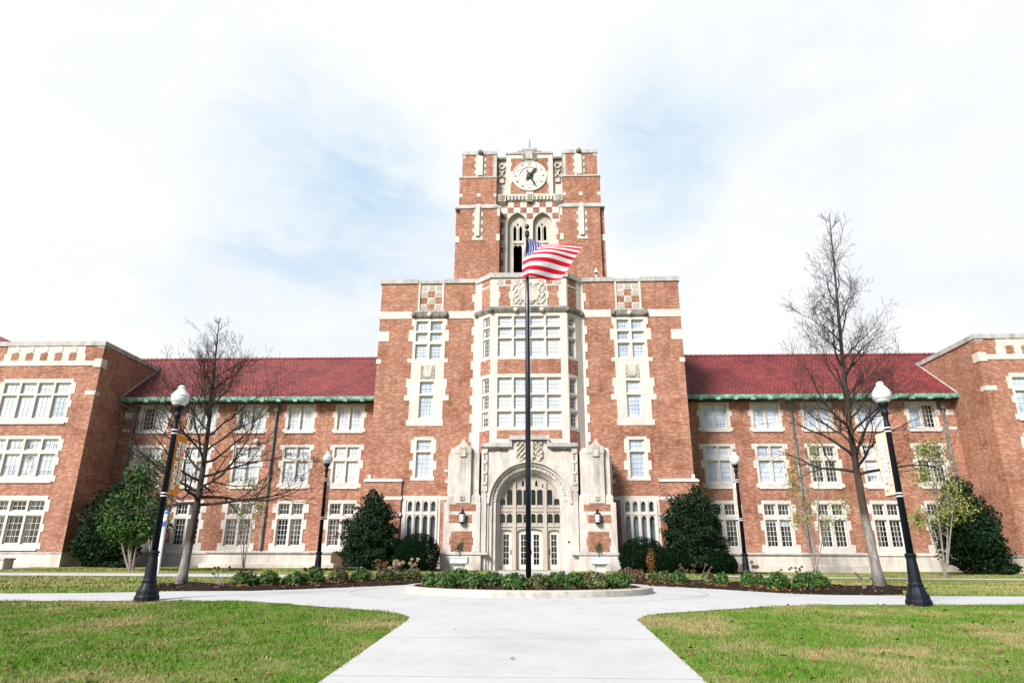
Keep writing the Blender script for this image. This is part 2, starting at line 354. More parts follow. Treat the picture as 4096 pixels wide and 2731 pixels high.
# ring kerb
m_, nt_, b_ = mat('kerb_stone', .85, .2); p_ = pos(nt_)
L(nt_, ramp(nt_, noise(nt_, p_, 3.5, 6, .7), [(.32, (.26,.235,.20)), (.5, (.36,.34,.30)), (.7, (.43,.41,.37))]), b_.inputs['Base Color']); bump(nt_, b_, noise(nt_, p_, 30, 4), .5, .01); KERB = m_
mb = MB(); n = 96; pr = [(3.40,-.98),(3.40,-.76),(3.43,-.745),(3.63,-.745),(3.68,-.775),(3.70,-.98)]
vs = [(CX+math.cos(2*math.pi*k/n)*r, CY+math.sin(2*math.pi*k/n)*r, z) for k in range(n) for r, z in pr]; m6 = len(pr)
mb.add(vs, [(k*m6+i, ((k+1)%n)*m6+i, ((k+1)%n)*m6+i+1, k*m6+i+1) for k in range(n) for i in range(m6-1)])
tag(mb.build('ring_kerb', KERB, smooth=False), 'low round stone kerb around the planting bed at the foot of the flagpole', 'kerb')

# ------------------------------------------------------------------ the building
OX = -.42; BZ = -.62
HALL = thing('brick_hall', (OX, 43, BZ), 'long red brick hall with limestone trim, red tile roofs and a central clock tower', 'building')
def at(mb, name, m, parent=HALL, smooth=False, dx=0):     # building coordinates -> world, then link
    mb.xf(lambda p: (p.x+OX+dx, p.y, p.z)); return mb.build(name, m, parent, smooth)
def S(s, *r): return [(s*a, s*b, c, d) for a, b, c, d in r]
def arch_round(cx, hw, z0, zs, n=28):      # opening outline, round-headed
    return [(cx-hw, z0), (cx+hw, z0)] + [(cx+hw*math.cos(t), zs+hw*math.sin(t)) for t in np.linspace(0, math.pi, n)]
def arch_point(cx, hw, z0, zs, rise, n=7):
    # two circular arcs meeting at the apex
    r = (hw*hw+rise*rise)/(2*hw); a1 = math.acos((r-hw)/r)
    pts = [(cx-hw, z0), (cx+hw, z0)]
    for t in np.linspace(0, a1, n): pts.append((cx+hw-r+r*math.cos(t), zs+r*math.sin(t)))
    for t in np.linspace(a1, 0, n)[1:]: pts.append((cx-hw+r-r*math.cos(t), zs+r*math.sin(t)))
    return pts
def window(s, y, stone, lights, gk, cells=None, name='window', holes_extra=(), proud=.03, deep=.24, rot=None, sashcol=None, sill=None, ox=0):
    """stone surround (with its quoins and mullions) > sash, pane"""
    fin = (lambda mb: mb.xf(rot)) if rot else (lambda mb: mb)
    lights = S(s, *lights); lights = [(min(a,b),max(a,b),c,d) for a,b,c,d in lights]; e = .035
    mb = MB(); mb.slab(S(s, *stone), [(a-e,b+e,c-e,d+e) for a,b,c,d in lights], y-proud, y+deep)
    if sill:
        a,b,z = sill; mb.taper((s*a, s*b, y-.10, y-proud-.002, z-.10), (s*a, s*b, y-.05, y-proud-.002, z+.03))
    w = at(fin(mb), name, ST, dx=ox)
    for li, (a,b,c,d) in enumerate(lights):
        sh = MB(); pn = MB()
        nc, nr = (cells(b-a, d-c) if cells else (3, max(2, round((d-c)/.38))))
        f = .055; t = .011
        cw = (b-a-2*f)/nc; rh = (d-c-2*f)/nr
        hs = [(a+f+i*cw+(t if i else 0), a+f+(i+1)*cw-(t if i<nc-1 else 0), c+f+k*rh+(t if k else 0), c+f+(k+1)*rh-(t if k<nr-1 else 0)) for i in range(nc) for k in range(nr)]
        sh.slab([(a-e+.004,b+e-.004,c-e+.004,d+e-.004)], hs, y+deep-.12, y+deep-.06)
        pn.box(a-.01, b+.01, y+deep-.085, y+deep-.080, c-.01, d+.01)
        at(fin(sh), 'sash', WHT, w, dx=ox); at(fin(pn), 'pane', GL[gk[li] if isinstance(gk, list) else gk], w, dx=ox)
    return w
def quoin(x0, x1, zs, wide, narrow):        # alternating long and short stones at both jambs of x0..x1
    out = []
    for i in range(len(zs)-1):
        e = wide if i % 2 else narrow
        out.append((x0-e, x1+e, zs[i], zs[i+1]))
    return out
rnd = random.Random(3)
for s in (-1, 1):
    side = 'left' if s < 0 else 'right'
    # ---- link range between the central block and the end pavilion
    cs = [13.59, 17.33, 21.05, 24.85, 28.6]; wholes = []
    for ci, c in enumerate(cs):
        rows = []
        l3 = [(c-.87,c-.06,9.14,10.86),(c+.06,c+.87,9.14,10.86)]
        s3 = [(c-1.13,c+1.13,8.96,11.06),(c-1.28,c+1.28,10.05,10.45),(c-1.27,c+1.27,8.96,9.20)]
        l2 = [(c-.87,c-.09,7.07,7.78),(c+.09,c+.87,7.07,7.78),(c-.87,c-.09,5.26,6.75),(c+.09,c+.87,5.26,6.75)]
        s2 = [(c-1.08,c+1.08,4.88,8.0),(c-1.28,c+1.28,7.6,8.0)] + [(c-1.28,c+1.28,6.25,6.85),(c-1.24,c+1.24,4.88,5.15)]
        l1 = [(c-.87,c-.11,2.96,3.70),(c+.11,c+.87,2.96,3.70),(c-.87,c-.11,.84,2.63),(c+.11,c+.87,.84,2.63)]
        s1 = [(c-1.04,c+1.04,.50,3.98),(c-1.32,c+1.32,3.1,3.7),(c-1.25,c+1.25,1.95,2.6),(c-1.32,c+1.32,.50,1.0)]
        g2 = ('shade','mid','mid','mid','mid')[ci] if s < 0 else ('blue','blue','dark','mid','dark')[ci]
        g3 = 'shade' if s < 0 else 'blue'
        kk = lambda w, h: (3, 2 if h < .8 else (5 if h > 1.6 else 4))
        window(s, 48, s3, l3, g3 if ci < 4 else ([g3, 'dark'] if s < 0 else [g3, 'dark']), kk, sill=(c-1.1,c+1.1,8.96))
        window(s, 48, s2, l2, g2, kk, sill=(c-1.0,c+1.0,4.88)); window(s, 48, s1, l1, 'dark', kk, sill=(c-1.2,c+1.2,.50))
        for r in (s3[0], s2[0], s1[0]): wholes.append((r[0]+.06, r[1]-.06, r[2]+.06, r[3]-.06))
    mb = MB(); mb.slab(S(s, (10.3,30.95,-.9,11.5)), S(s, *wholes), 48, 48.3); at(mb, 'wall', BR)
    mb = MB()
    mb.slab(S(s, (10.56,30.94,-1.1,.28)), [], 47.90, 48.0); at(mb, 'base_course', STB)
    mb = MB(); mb.taper((s*10.56, s*30.94, 47.82, 48, .28), (s*10.56, s*30.94, 47.84, 48, .40)); mb.taper((s*10.56, s*30.94, 47.84, 48, .40), (s*10.56, s*30.94, 47.96, 48, .47)); at(mb, 'water_table', ST)
    for k in range(2):
        mb = MB(); mb.slab(S(s, ((30.3,30.9,10.05,10.5),(30.3,30.9,9.0,9.2))[k]), [], 47.97, 48.1); at(mb, 'stone_block', ST)
    # areaway wall in front of the link
    mb = MB(); mb.box(s*13.2, s*21.6, 45.0, 47.88, -1.0, .30); mb.box(s*12.9, s*21.9, 44.72, 47.88, -1.1, -.40)
    mb.taper((s*12.9, s*21.9, 44.72, 47.88, -.40),(s*13.15, s*21.65, 44.96, 47.88, -.30)); at(mb, 'areaway_wall', STB)
    mb = MB(); mb.box(s*13.1, s*21.7, 44.88, 47.81, .30, .41); at(mb, 'areaway_coping', STG)
    # tiled roof: real overlapping rows
    mb = MB(); rows = 21; y0, z0, y1, z1 = 47.12, 11.40, 53.1, 16.2
    for i in range(rows):
        a, b = i/rows, (i+1)/rows; ya, yb = y0+(y1-y0)*a, y0+(y1-y0)*b; za, zb = z0+(z1-z0)*a, z0+(z1-z0)*b
        xs0, xs1 = s*10.2, s*33.8
        mb.taper((xs0,xs1,ya-.02,yb,za-.10),(xs0,xs1,ya-.02,yb,za-.10+.001))
        vs = [(xs0,ya-.03,za+.07),(xs1,ya-.03,za+.07),(xs1,yb+.01,zb),(xs0,yb+.01,zb),(xs0,ya-.02,za-.03),(xs1,ya-.02,za-.03)]
        mb.add(vs, [(0,1,2,3),(4,5,1,0)] if s > 0 else [(3,2,1,0),(0,1,5,4)])
    mb.slab([], [], 0, 0)if False else None
    mb.add([(s*10.2,53.1,16.2),(s*33.8,53.1,16.2),(s*33.8,59,11.4),(s*10.2,59,11.4),(s*33.8,47.1,11.4)], [(0,1,2,3),(1,2,4)])
    globals()['_roof_'+side] = mb
    rm = bpy.data.materials.get('roof_tile')
    if not rm:
        rm, nt_, b_ = mat('roof_tile', .6, .35); w_ = wallcoord(nt_); p_ = pos(nt_)
        wv = N(nt_, 'ShaderNodeTexBrick', Scale=1.0); mp = N(nt_, 'ShaderNodeMapping'); mp.inputs['Location'].default_value = (0,-11.34,0); L(nt_, w_, mp.inputs[0]); L(nt_, mp.outputs[0], wv.inputs['Vector'])
        wv.inputs['Brick Width'].default_value = .28; wv.inputs['Row Height'].default_value = 4.8/21; wv.inputs['Mortar Size'].default_value = .022; wv.inputs['Bias'].default_value = 0
        wv.inputs['Color1'].default_value = (.235,.044,.042,1); wv.inputs['Color2'].default_value = (.14,.029,.031,1); wv.inputs['Mortar'].default_value = (.04,.008,.009,1)  # dark joints; along the rows they paint the shade under each lip
        c_ = mix(nt_, .7, wv.outputs['Color'], ramp(nt_, noise(nt_, p_, .5, 5, .6), [(.35, (.62,.55,.60)), (.6, (1.2,1.15,1.15))]), 'MULTIPLY')
        L(nt_, c_, b_.inputs['Base Color'])
    TILE = rm
    roof = at(mb, 'roof', rm)
    mb = MB(); k = 0; x = 10.4
    while x < 33.4:
        mb.tube([(s*x,53.1,16.22),(s*(x+.42),53.1,16.25)], [.12,.15], 8); x += .40
    at(mb, 'ridge_tiles', rm, roof)
    # green copper gutter with brackets
    if not bpy.data.materials.get('green_copper'):
        m_, nt_, b_ = mat('green_copper', .7, .3); L(nt_, ramp(nt_, noise(nt_, pos(nt_), 2.2, 5, .7), [(.33, (.05,.09,.075)), (.5, (.16,.33,.25)), (.7, (.27,.47,.37))]), b_.inputs['Base Color'])
    GC = bpy.data.materials['green_copper']
    mb = MB(); mb.box(s*10.56, s*30.93, 46.98, 47.15, 11.24, 11.41); mb.box(s*10.56, s*30.93, 47.04, 47.15, 11.16, 11.24); mb.box(s*10.56, s*30.93, 46.95, 47.02, 11.36, 11.43)
    gut = at(mb, 'gutter', GC)
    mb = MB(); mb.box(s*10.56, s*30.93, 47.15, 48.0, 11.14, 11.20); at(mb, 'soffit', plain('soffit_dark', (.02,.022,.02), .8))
    for k in range(16):
        x = 11.2 + k*1.26; mb = MB(); mb.box(s*(x-.15), s*(x+.15), 46.92, 47.14, 11.06, 11.30); 
        at(mb, 'gutter_bracket', GC, gut)
    # downpipes
    for x, zb in ((19.17, .45), (30.05, .45)):
        mb = MB(); mb.tube([(s*x,47.86,zb),(s*x,47.86,10.5),(s*x,47.86,10.9),(s*x,47.7,11.1)], .075, 8); mb.box(s*(x-.15), s*(x+.15), 47.72, 47.96, 10.5, 10.95)
        for z in (2.9, 5.6, 8.4): mb.box(s*(x-.10), s*(x+.10), 47.80, 47.97, z, z+.10)
        if not bpy.data.materials.get('pipe_copper'):
            m_, nt_, b_ = mat('pipe_copper', .6, .3); L(nt_, ramp(nt_, noise(nt_, pos(nt_), 1.1, 4), [(.42, (.07,.09,.10)), (.58, (.13,.17,.18)), (.72, (.22,.36,.34))]), b_.inputs['Base Color'])
        at(mb, 'downpipe', bpy.data.materials['pipe_copper'])
    # ---- end pavilion
    pc = [33.37,34.62,35.88,37.14]; wholes = []
    for (za, zb, zc, zd, st, gk) in ((11.11,11.83,9.33,10.90,(8.96,12.15),'shade' if s<0 else 'blue'),(7.07,7.78,5.28,6.75,(4.90,8.04),'mid'),(2.96,3.60,.84,2.62,(.50,3.95),'dark')):
        li = [(c-.51,c+.51,za,zb) for c in pc] + [(c-.51,c+.51,zc,zd) for c in pc]
        stn = [(32.66,37.85,*st),(32.44,38.08,za-.05,st[1]-.25),(32.5,38.0,zc+.75,zc+1.25),(32.46,38.05,st[0],st[0]+.38)]
        window(s, 44.2, stn, li, gk, lambda w,h: (3, 2 if h<.9 else 4), sill=(32.7,37.8,st[0])); wholes.append((32.72,37.79,st[0]+.06,st[1]-.06))
    mb = MB(); mb.slab(S(s, (30.95,39.85,-.95,14.63)), S(s, *wholes), 44.2, 44.5); mb.box(s*30.95, s*31.25, 44.5, 60, -.95, 14.63); mb.box(s*39.55, s*39.85, 44.5, 60, -.95, 14.63); at(mb, 'wall', BR)
    mb = MB(); mb.box(s*39.85, s*54, 47.0, 47.3, -1.2, 15.0); mb.box(s*10.56,s*39.5,59.9,60.2,-1.2,11.4) if False else None; at(mb, 'wall', BR)
    mb = MB(); mb.box(s*30.86, s*39.94, 44.10, 44.56, 14.63, 14.96); mb.box(s*30.86, s*31.30, 44.56, 60, 14.63, 14.96); mb.box(s*39.5, s*39.94, 44.56, 60, 14.63, 14.96)
    mb.box(s*30.93, s*31.5, 44.17, 44.5, 14.48, 14.63); mb.box(s*30.93,s*31.2,44.5,44.8,14.48,14.63); at(mb, 'parapet_coping', STG)
    bx = [33.16+1.075*i for i in range(5)]; sq = [(b-.28,b+.28,13.51,14.09) for b in bx]
    mb = MB(); mb.slab(S(s, (32.32,38.15,13.49,14.63),(32.2,38.3,13.49,14.05)), S(s, *sq), 44.17, 44.3)
    for b in bx: mb.lathe([(.20,0),(.24,.015),(.25,.03),(.20,.035),(.12,.02)], (s*b, 44.171, 14.36), 14, 'y')
    at(mb, 'parapet_panel', ST)
    for q in sq: mb = MB(); mb.slab(S(s, q), [], 44.185, 44.3); at(mb, 'brick_square', BR2)
    mb = MB(); mb.box(s*31.44, s*39.85, 44.15, 44.3, 13.13, 13.49); at(mb, 'string_course', ST)
    mb = MB(); mb.box(s*30.90, s*31.46, 44.12, 44.75, 13.0, 13.64); at(mb, 'corner_block', ST)
    mb = MB(); mb.box(s*30.92, s*31.70, 44.17, 44.68, 10.96, 11.28); at(mb, 'corner_block', ST)
    mb = MB(); mb.box(s*30.85, s*39.95, 44.08, 60, -1.15, .22); at(mb, 'base_course', STB)
    mb = MB(); mb.box(s*30.80, s*39.97, 44.03, 60, .22, .32); at(mb, 'water_table', STG)
    # hipped roof above the pavilion, set back
    mb = MB(); mb.add([(s*38.6,46,14.75),(s*54,46,14.75),(s*54,60,14.75),(s*38.6,60,14.75),(s*46,52,18.15),(s*54,52,18.15)], [(0,1,5,4),(4,5,2,3),(0,4,3)]); at(mb, 'roof', TILE)
    # raking flashing where the roof meets the pavilion
    mb = MB(); mb.tube([(s*30.93,47.15,11.5),(s*30.93,51.3,14.84)], .06, 6); at(mb, 'flashing', STG)

    # ---- central block
    lu = [(-7.89,-7.13),(-6.88,-6.12)]; lr = [(15.17,15.81),(14.39,14.95),(13.1,14.11)]
    li = [(7.13,7.89,a,b) for a,b in lr] + [(6.12,6.88,a,b) for a,b in lr]
    stn = [(5.86,8.12,12.82,16.04),(5.60,8.43,14.36,15.19),(5.74,8.26,15.5,16.04),(5.62,8.43,12.82,13.1)]
    window(s, 43, stn, li, 'blue', lambda w,h: (3, 2 if h<.8 else 4))
    mb = MB()   # carved panel and the single window below, one stone field
    li2 = [(6.56,7.44,10.63,11.42),(6.56,7.44,8.98,10.44)]
    window(s, 43, [(5.86,8.14,8.41,12.815),(5.62,8.43,11.05,11.66),(5.47,8.51,10.15,10.52),(5.70,8.32,10.52,11.05),(5.80,8.28,8.41,8.8)], li2, 'blue', lambda w,h: (3 if h<1 else 4, 2 if h<.8 else 5))
    def shield(u, v, k):
        du = abs(u-.5); lim = .30 if v > .45 else .30*math.sqrt(max(0, 1-((.45-v)/.40)**2))
        return 1.0 if (du < lim and .08 < v < .92) else k*.8
    mb.relief(s*6.48, s*7.47, 11.66, 12.60, 42.966, .09, 5, 26, True, shield); at(mb, 'carved_shield', STC)
    li3 = [(6.55,7.46,6.80,7.42),(6.55,7.46,5.02,6.62)]
    window(s, 43, [(6.33,7.70,4.82,7.66),(6.18,7.88,6.6,7.5),(6.12,7.90,5.5,6.1),(6.24,7.80,4.82,5.1)], li3, 'blue', lambda w,h: (3, 2 if h<.8 else 5))
    # ground-floor group of traceried lights
    lc = [7.72,7.21,6.70,6.21]
    mb = MB(); hol = [arch_point(s*c, .145, 2.87, 3.30, .22, 5) for c in lc] + [arch_point(s*c, .155, .55, 2.42, .20, 5) for c in lc]
    out = [(8.22,.35),(8.22,3.84),(5.76,3.84),(5.76,.35)]; mb.poly([(s*a,b) for a,b in out], hol, 42.96, 43.2)
    for c in (8.02,7.465,6.955,6.455,5.98): mb.box(s*(c-.05), s*(c+.05), 42.90, 42.958, .5, 3.6)
    mb.box(s*5.98, s*8.0, 42.92, 42.957, 2.66, 2.80)
    w = at(mb, 'traceried_window', ST); mb = MB(); mb.box(s*5.95, s*8.05, 43.10, 43.11, .5, 3.6) if False else mb.box(s*5.95, s*8.05, 43.205, 43.215, .5, 3.6); at(mb, 'pane', GL['teal'], w)
    ho = [(5.92,8.06,12.9,15.98),(5.92,8.08,8.47,12.74),(6.39,7.64,4.88,7.6),(5.84,8.14,.45,3.78)]
    mb = MB(); mb.slab(S(s, (3.5,10.55,-.9,18.72)), S(s, *ho, (6.19,7.76,16.7,18.65)), 43, 43.4); mb.box(s*10.15, s*10.55, 43.4, 56, -.9, 18.72); at(mb, 'wall', BR)
    mb = MB(); mb.slab(S(s, (8.32,10.75,-.9,4.72)), S(s, (8.0,10.9,3.58,3.80),(8.0,10.9,2.58,2.78)), 42.86, 42.998); mb.box(s*10.552, s*10.75, 42.998, 56, -.9, 4.72)
    mb.box(s*10.0, s*10.553,42.98,42.999,16.6,18.72) if False else None; at(mb, 'wall_pier', BR)
    for a, b in ((3.58,3.80),(2.58,2.78)):
        mb = MB(); mb.box(s*8.25, s*10.77, 42.84, 42.998, a, b); mb.box(s*10.552, s*10.77, 42.998, 45, a, b); at(mb, 'string_course', ST)
    mb = MB(); mb.taper((s*8.28, s*10.82, 42.78, 42.998, 4.72), (s*8.28, s*10.82, 42.80, 42.998, 4.84)); mb.taper((s*8.28,s*10.82,42.80,42.998,4.84),(s*8.34,s*10.70,42.95,42.998,4.93)); mb.box(s*10.38,s*10.60,42.93,42.998,4.93,5.2); at(mb, 'weathered_ledge', ST)
    mb = MB(); mb.box(s*8.2, s*10.86, 42.76, 47.8, -1.1, .25); mb.box(s*5.2, s*8.2, 42.86, 43, -1.1, .25); at(mb, 'base_course', STB)
    # checker panel of brick and carved stone in the parapet
    mb = MB(); sqs = []
    cw = .53; xs = [6.19+.0, 6.19+.523, 6.19+1.047, 6.19+1.57]; zs = [16.68,17.17,17.66,18.15,18.64]
    for i in range(3):
        for k in range(4):
            q = (xs[i], xs[i+1], zs[k], zs[k+1])
            if (i+k) % 2 == 1 and k < 3: sqs.append(q)
            else:
                mb.slab(S(s, q), [], 43.05, 43.25); mb.relief(s*(q[0]+.05), s*(q[1]-.05), q[2]+.05, q[3]-.05, 43.049, .045, 3+i+k, 12)
    at(mb, 'checker_stones', ST); [at(mb, 'brick_square', BR2) for q in sqs for mb in [MB()] if not mb.slab(S(s, q), [], 43.07, 43.25)]
    for q in ((6.06,6.19,16.66,18.72),(7.76,7.90,16.66,18.72)): mb = MB(); mb.slab(S(s, q), [], 42.96, 43.2); at(mb, 'panel_border', ST)
    mb = MB()
    for a, b in ((8.28,10.60),(3.9,5.72)): mb.box(s*a, s*b, 42.96, 43.001, 16.04, 16.59)
    mb.box(s*10.551, s*10.60, 43.001, 45, 16.04, 16.59); at(mb, 'string_course', ST)
    mb = MB(); mb.box(s*5.74, s*8.26, 42.84, 42.97, 16.20, 16.53); mb.taper((s*5.9, s*8.1, 42.9, 42.97, 16.08), (s*5.76, s*8.24, 42.82, 42.97, 16.20)); at(mb, 'hood_cornice', STD)
    for x in (5.88, 7.0, 8.12): mb = MB(); mb.lathe([(.02,.17),(.12,.15),(.19,.06),(.19,-.02)], (s*x, 42.86, 16.30), 9, 'y'); at(mb, 'carved_boss', STC if x == 7.0 else STD)
    mb = MB(); mb.box(s*5.92, s*8.06, 42.88, 43.05, 16.53, 16.65); at(mb, 'cornice_cap', STG)
    mb = MB(); mb.box(s*9.80, s*10.57, 42.97, 43.3, 14.37, 15.10); mb.box(s*10.551,s*10.59,43.3,44,14.37,15.1); at(mb, 'corner_block', ST)
    mb = MB(); mb.box(s*10.24, s*10.60, 42.97, 43.3, 12.76, 13.07); at(mb, 'corner_block', ST)
    # coping, stepping down over the panel
    mb = MB(); mb.box(s*7.95, s*10.66, 42.90, 43.5, 18.72, 19.06); mb.box(s*10.1, s*10.66, 43.5, 56, 18.72, 19.06); mb.box(s*6.02, s*7.95, 42.94, 43.5, 18.72, 18.96); mb.box(s*3.75, s*6.02, 42.90, 43.5, 18.72, 19.04); at(mb, 'parapet_coping', STG)
    # quoined stone where wall and bay meet
    mb = MB(); zq = np.arange(.5, 18.2, .62); rr_ = [(3.35,3.80,.3,18.72)] + [(3.4, 4.02 if i % 2 else 3.86, zq[i], zq[i+1]) for i in range(len(zq)-1)]
    mb.slab(S(s, *rr_), [], 42.955, 43.1); at(mb, 'quoin_strip', ST)

# ---- canted bay over the door
cu = 1.25; cl = math.hypot(1.02, 1.0)
cols = [-1.635,-.545,.545,1.635]; up = [(15.11,15.74),(14.30,14.93),(12.93,14.13)]; lo = [(10.39,11.40),(9.33,10.21),(8.15,9.10)]
cz = [(-2.6,2.6,6.6,7.34),(-2.6,2.6,7.92,11.67),(-2.6,2.6,12.76,16.5),(-2.6,-2.10,6.6,16.5),(2.10,2.6,6.6,16.5)]
mid = lambda w,h: (4, 2 if h < .7 else (3 if h<1.05 else 4))
window(1, 41.9, [(-2.6,2.6,12.70,16.0)], [(c-.44,c+.44,a,b) for c in cols for a,b in up], 'shade', mid, proud=.0, deep=.28)
window(1, 41.9, [(-2.6,2.6,7.90,11.68)], [(c-.44,c+.44,a,b) for c in cols for a,b in lo], 'shade', mid, proud=.0, deep=.28)
for q in ((-2.12,2.12,11.68,12.70),(-2.12,2.12,7.34,7.90)): mb = MB(); mb.slab([q], [], 41.905, 42.2); at(mb, 'spandrel_brick', BR)
for q in ([(-2.6,-2.12,11.68,12.70)],[(2.12,2.6,11.68,12.70)],[(-2.6,-2.12,6.3,7.90),(2.12,2.6,6.3,7.90),(-2.12,2.12,6.3,7.34)]): mb = MB(); mb.slab(q, [], 41.9, 42.2); at(mb, 'bay_stone', ST)
# parapet of the bay
bp = [(-2.08,-1.28,16.52,18.0),(1.28,2.08,16.52,18.0)]; tb = [(-1.64,-1.22,18.12,18.45),(-.42,-.02,18.12,18.45),(1.22,1.64,18.12,18.45)]
cut = [(-2.08,-1.98,17.1,17.6),(-1.38,-1.28,17.1,17.6),(1.28,1.38,17.1,17.6),(1.98,2.08,17.1,17.6)]
mb = MB(); mb.slab([(-2.6,2.6,16.0,18.62)], [(-2.08,-1.28,16.52,17.1),(-1.98,-1.38,17.1,17.6),(-2.08,-1.28,17.6,18.0),(1.28,2.08,16.52,17.1),(1.38,1.98,17.1,17.6),(1.28,2.08,17.6,18.0)]+tb, 41.9, 42.2)
for x in (-2.0,-.85,.85,2.0): mb.relief(x-.22, x+.22, 18.10, 18.48, 41.899, .05, 9, 12)
at(mb, 'bay_parapet', ST)
for q in bp+tb: mb = MB(); mb.slab([q], [], 41.925, 42.2); at(mb, 'brick_square', BR)
def disc(u, v, k):
    d = math.hypot((u-.5)*1.28, (v-.5)*1.05)
    return .75 if d < .34 else (1.0 if d < .42 else k*.8)
mb = MB(); mb.relief(-1.16, 1.16, 16.62, 18.22, 41.898, .12, 21, 44, True, disc); at(mb, 'carved_seal', STC)
mb = MB(); mb.box(-2.72, 2.72, 41.78, 42.4, 18.62, 18.97); at(mb, 'parapet_coping', STG)
mb = MB(); mb.box(-2.68, 2.68, 41.72, 41.899, 16.22, 16.42); mb.taper((-2.55,2.55,41.82,41.899,16.05),(-2.66,2.66,41.74,41.899,16.22)); cor = at(mb, 'bay_cornice', STD)
for x in (-2.62,-.9,.9,2.62): mb = MB(); mb.lathe([(.02,.16),(.11,.15),(.18,.06),(.18,-.06)], (x, 41.76, 16.18), 9, 'y'); at(mb, 'carved_boss', STD if abs(x) > 1 else STC)
for s in (-1, 1):
    # local u runs along the cant from the front corner back to the wall
    def rot(p, s=s): u, d, z = p.x, p.y, p.z; return (s*(2.6 + u*.707 + d*.707*1.0), 41.9 + u*.707 - 0*d + d*.707*(1), z) if False else (s*(2.6 + u*.714 - d*.70), 41.9 + u*.70 + d*.714, z)
    def cant(mb, name, m, parent=HALL):
        mb.xf(rot)
        if s < 0: mb.f = [f[::-1] for f in mb.f]
        return at(mb, name, m, parent)
    for rows_, zz, gk in ((up, (12.70,16.0), 'dark'), (lo, (7.90,11.68), 'dark')):
        mb = MB(); lts = [(.14,.76,a,b) for a,b in rows_]
        mb.slab([(.0,1.58,*zz)], [(a-.03,b+.03,c-.03,d+.03) for a,b,c,d in lts], 0, .26); w = cant(mb, 'window', ST)
        for a,b,c,d in lts:
            sh = MB(); pn = MB()
            nr = mid(0, d-c)[1]; f=.06; cw=(b-a-2*f)/3; rh=(d-c-2*f)/nr
            sh.slab([(a-.028,b+.028,c-.028,d+.028)], [(a+f+i*cw+.012,a+f+(i+1)*cw-.012,c+f+k*rh+.012,c+f+(k+1)*rh-.012) for i in range(3) for k in range(nr)], .12, .18); pn.box(a,b,.15,.155,c,d)
            cant(sh, 'sash', WHT, w); cant(pn, 'pane', GL[gk], w)
    for q in ((.02,1.0,11.68,12.70),(.02,1.0,6.3,7.90),(.12,1.0,16.5,18.62)): mb = MB(); mb.slab([q], [], .006, .25); cant(mb, 'spandrel_brick', BR)
    for q in ([(1.0,1.58,11.68,12.70)],[(1.0,1.58,6.3,7.90)],[(0,.12,16.0,18.62),(1.0,1.58,16.0,18.62),(0,1.58,16.0,16.5)],[(.12,1.0,17.98,18.1)]): mb = MB(); mb.slab(q, [], 0 if q[0][0] != .12 else -.01, .25 if q[0][0] != .12 else .005); cant(mb, 'bay_stone', ST)
    mb = MB(); mb.box(-.02, 1.62, -.10, .45, 18.62, 18.97); cant(mb, 'parapet_coping', STG)
    mb = MB(); mb.box(.02, 1.5, -.16, -.001, 16.22, 16.42); mb.taper((.02,1.5,-.06,-.001,16.05),(.02,1.5,-.14,-.001,16.22)); cant(mb, 'bay_cornice', STD)
    mb = MB(); mb.lathe([(.02,.14),(.12,.12),(.18,.04),(.18,-.06)], (1.42, -.1, 16.2), 9, 'y'); cant(mb, 'carved_boss', STD)
# roofs behind the parapets
mb = MB(); mb.box(-10.15, 10.15, 43.4, 56, 17.9, 18.0); mb.box(-10.1,10.1,56,56.3,-.9,18.7); mb.add([(-2.6,42.2,18.0),(2.6,42.2,18.0),(3.6,43.4,18.0),(-3.6,43.4,18.0)], [(0,1,2,3)]); at(mb, 'flat_roof', plain('roofing_felt', (.12,.12,.12), .9))

# ---- portal
PY = 40.8; zc = 3.2
def ring(r0, r1, z0, zc=zc, n=30):
    o = [(r1, z0)] + [(r1*math.cos(t), zc+r1*math.sin(t)) for t in np.linspace(0, math.pi, n)] + [(-r1, z0), (-r0, z0)]
    o += [(r0*math.cos(t), zc+r0*math.sin(t)) for t in np.linspace(math.pi, 0, n)] + [(r0, z0)]
    return o
mb = MB(); outl = [(-2.97,-.9),(-2.5,-.9)] + [(2.5*math.cos(t), zc+2.5*math.sin(t)) for t in np.linspace(math.pi, 0, 36)] + [(2.5,-.9),(2.97,-.9),(2.97,6.55),(1.2,6.55),(1.2,7.0),(-1.2,7.0),(-1.2,6.55),(-2.97,6.55)]
mb.poly(outl, [], PY, 42.0); at(mb, 'portal_wall', STP)
for r0, r1, y0, nm in ((2.47,2.62,PY-.10,'arch_hood'),(2.30,2.50,PY+.08,'arch_moulding'),(2.08,2.32,PY+.22,'arch_moulding'),(1.96,2.10,PY+.42,'arch_moulding'),(1.85,1.98,PY+.60,'arch_moulding')):
    mb = MB(); mb.poly(ring(r0, r1, 3.2 if nm == 'arch_hood' else -.9), [], y0, 42.0-.01*r0)
    at(mb, nm, STP)
mb = MB()
for k in range(19):
    a = math.pi*(k+.5)/19; mb.lathe([(.01,.05),(.06,.045),(.085,.0),(.085,-.02)], (2.2*math.cos(a), PY+.215, zc+2.2*math.sin(a)), 6, 'y')
    if k % 2: mb.box(2.2*math.cos(a+.08)-.03, 2.2*math.cos(a+.08)+.03, PY+.17, PY+.218, zc+2.2*math.sin(a+.08)-.05, zc+2.2*math.sin(a+.08)+.05)
at(mb, 'arch_bosses', STC)
mb = MB(); mb.box(-3.02, -1.24, PY-.22, 41.9, 6.62, 6.86); mb.box(1.24, 3.02, PY-.22, 41.9, 6.62, 6.86); mb.taper((-3.0,-1.24,PY-.05,PY,6.5),(-3.0,-1.24,PY-.2,PY,6.62)); mb.taper((1.24,3.0,PY-.05,PY,6.5),(1.24,3.0,PY-.2,PY,6.62))
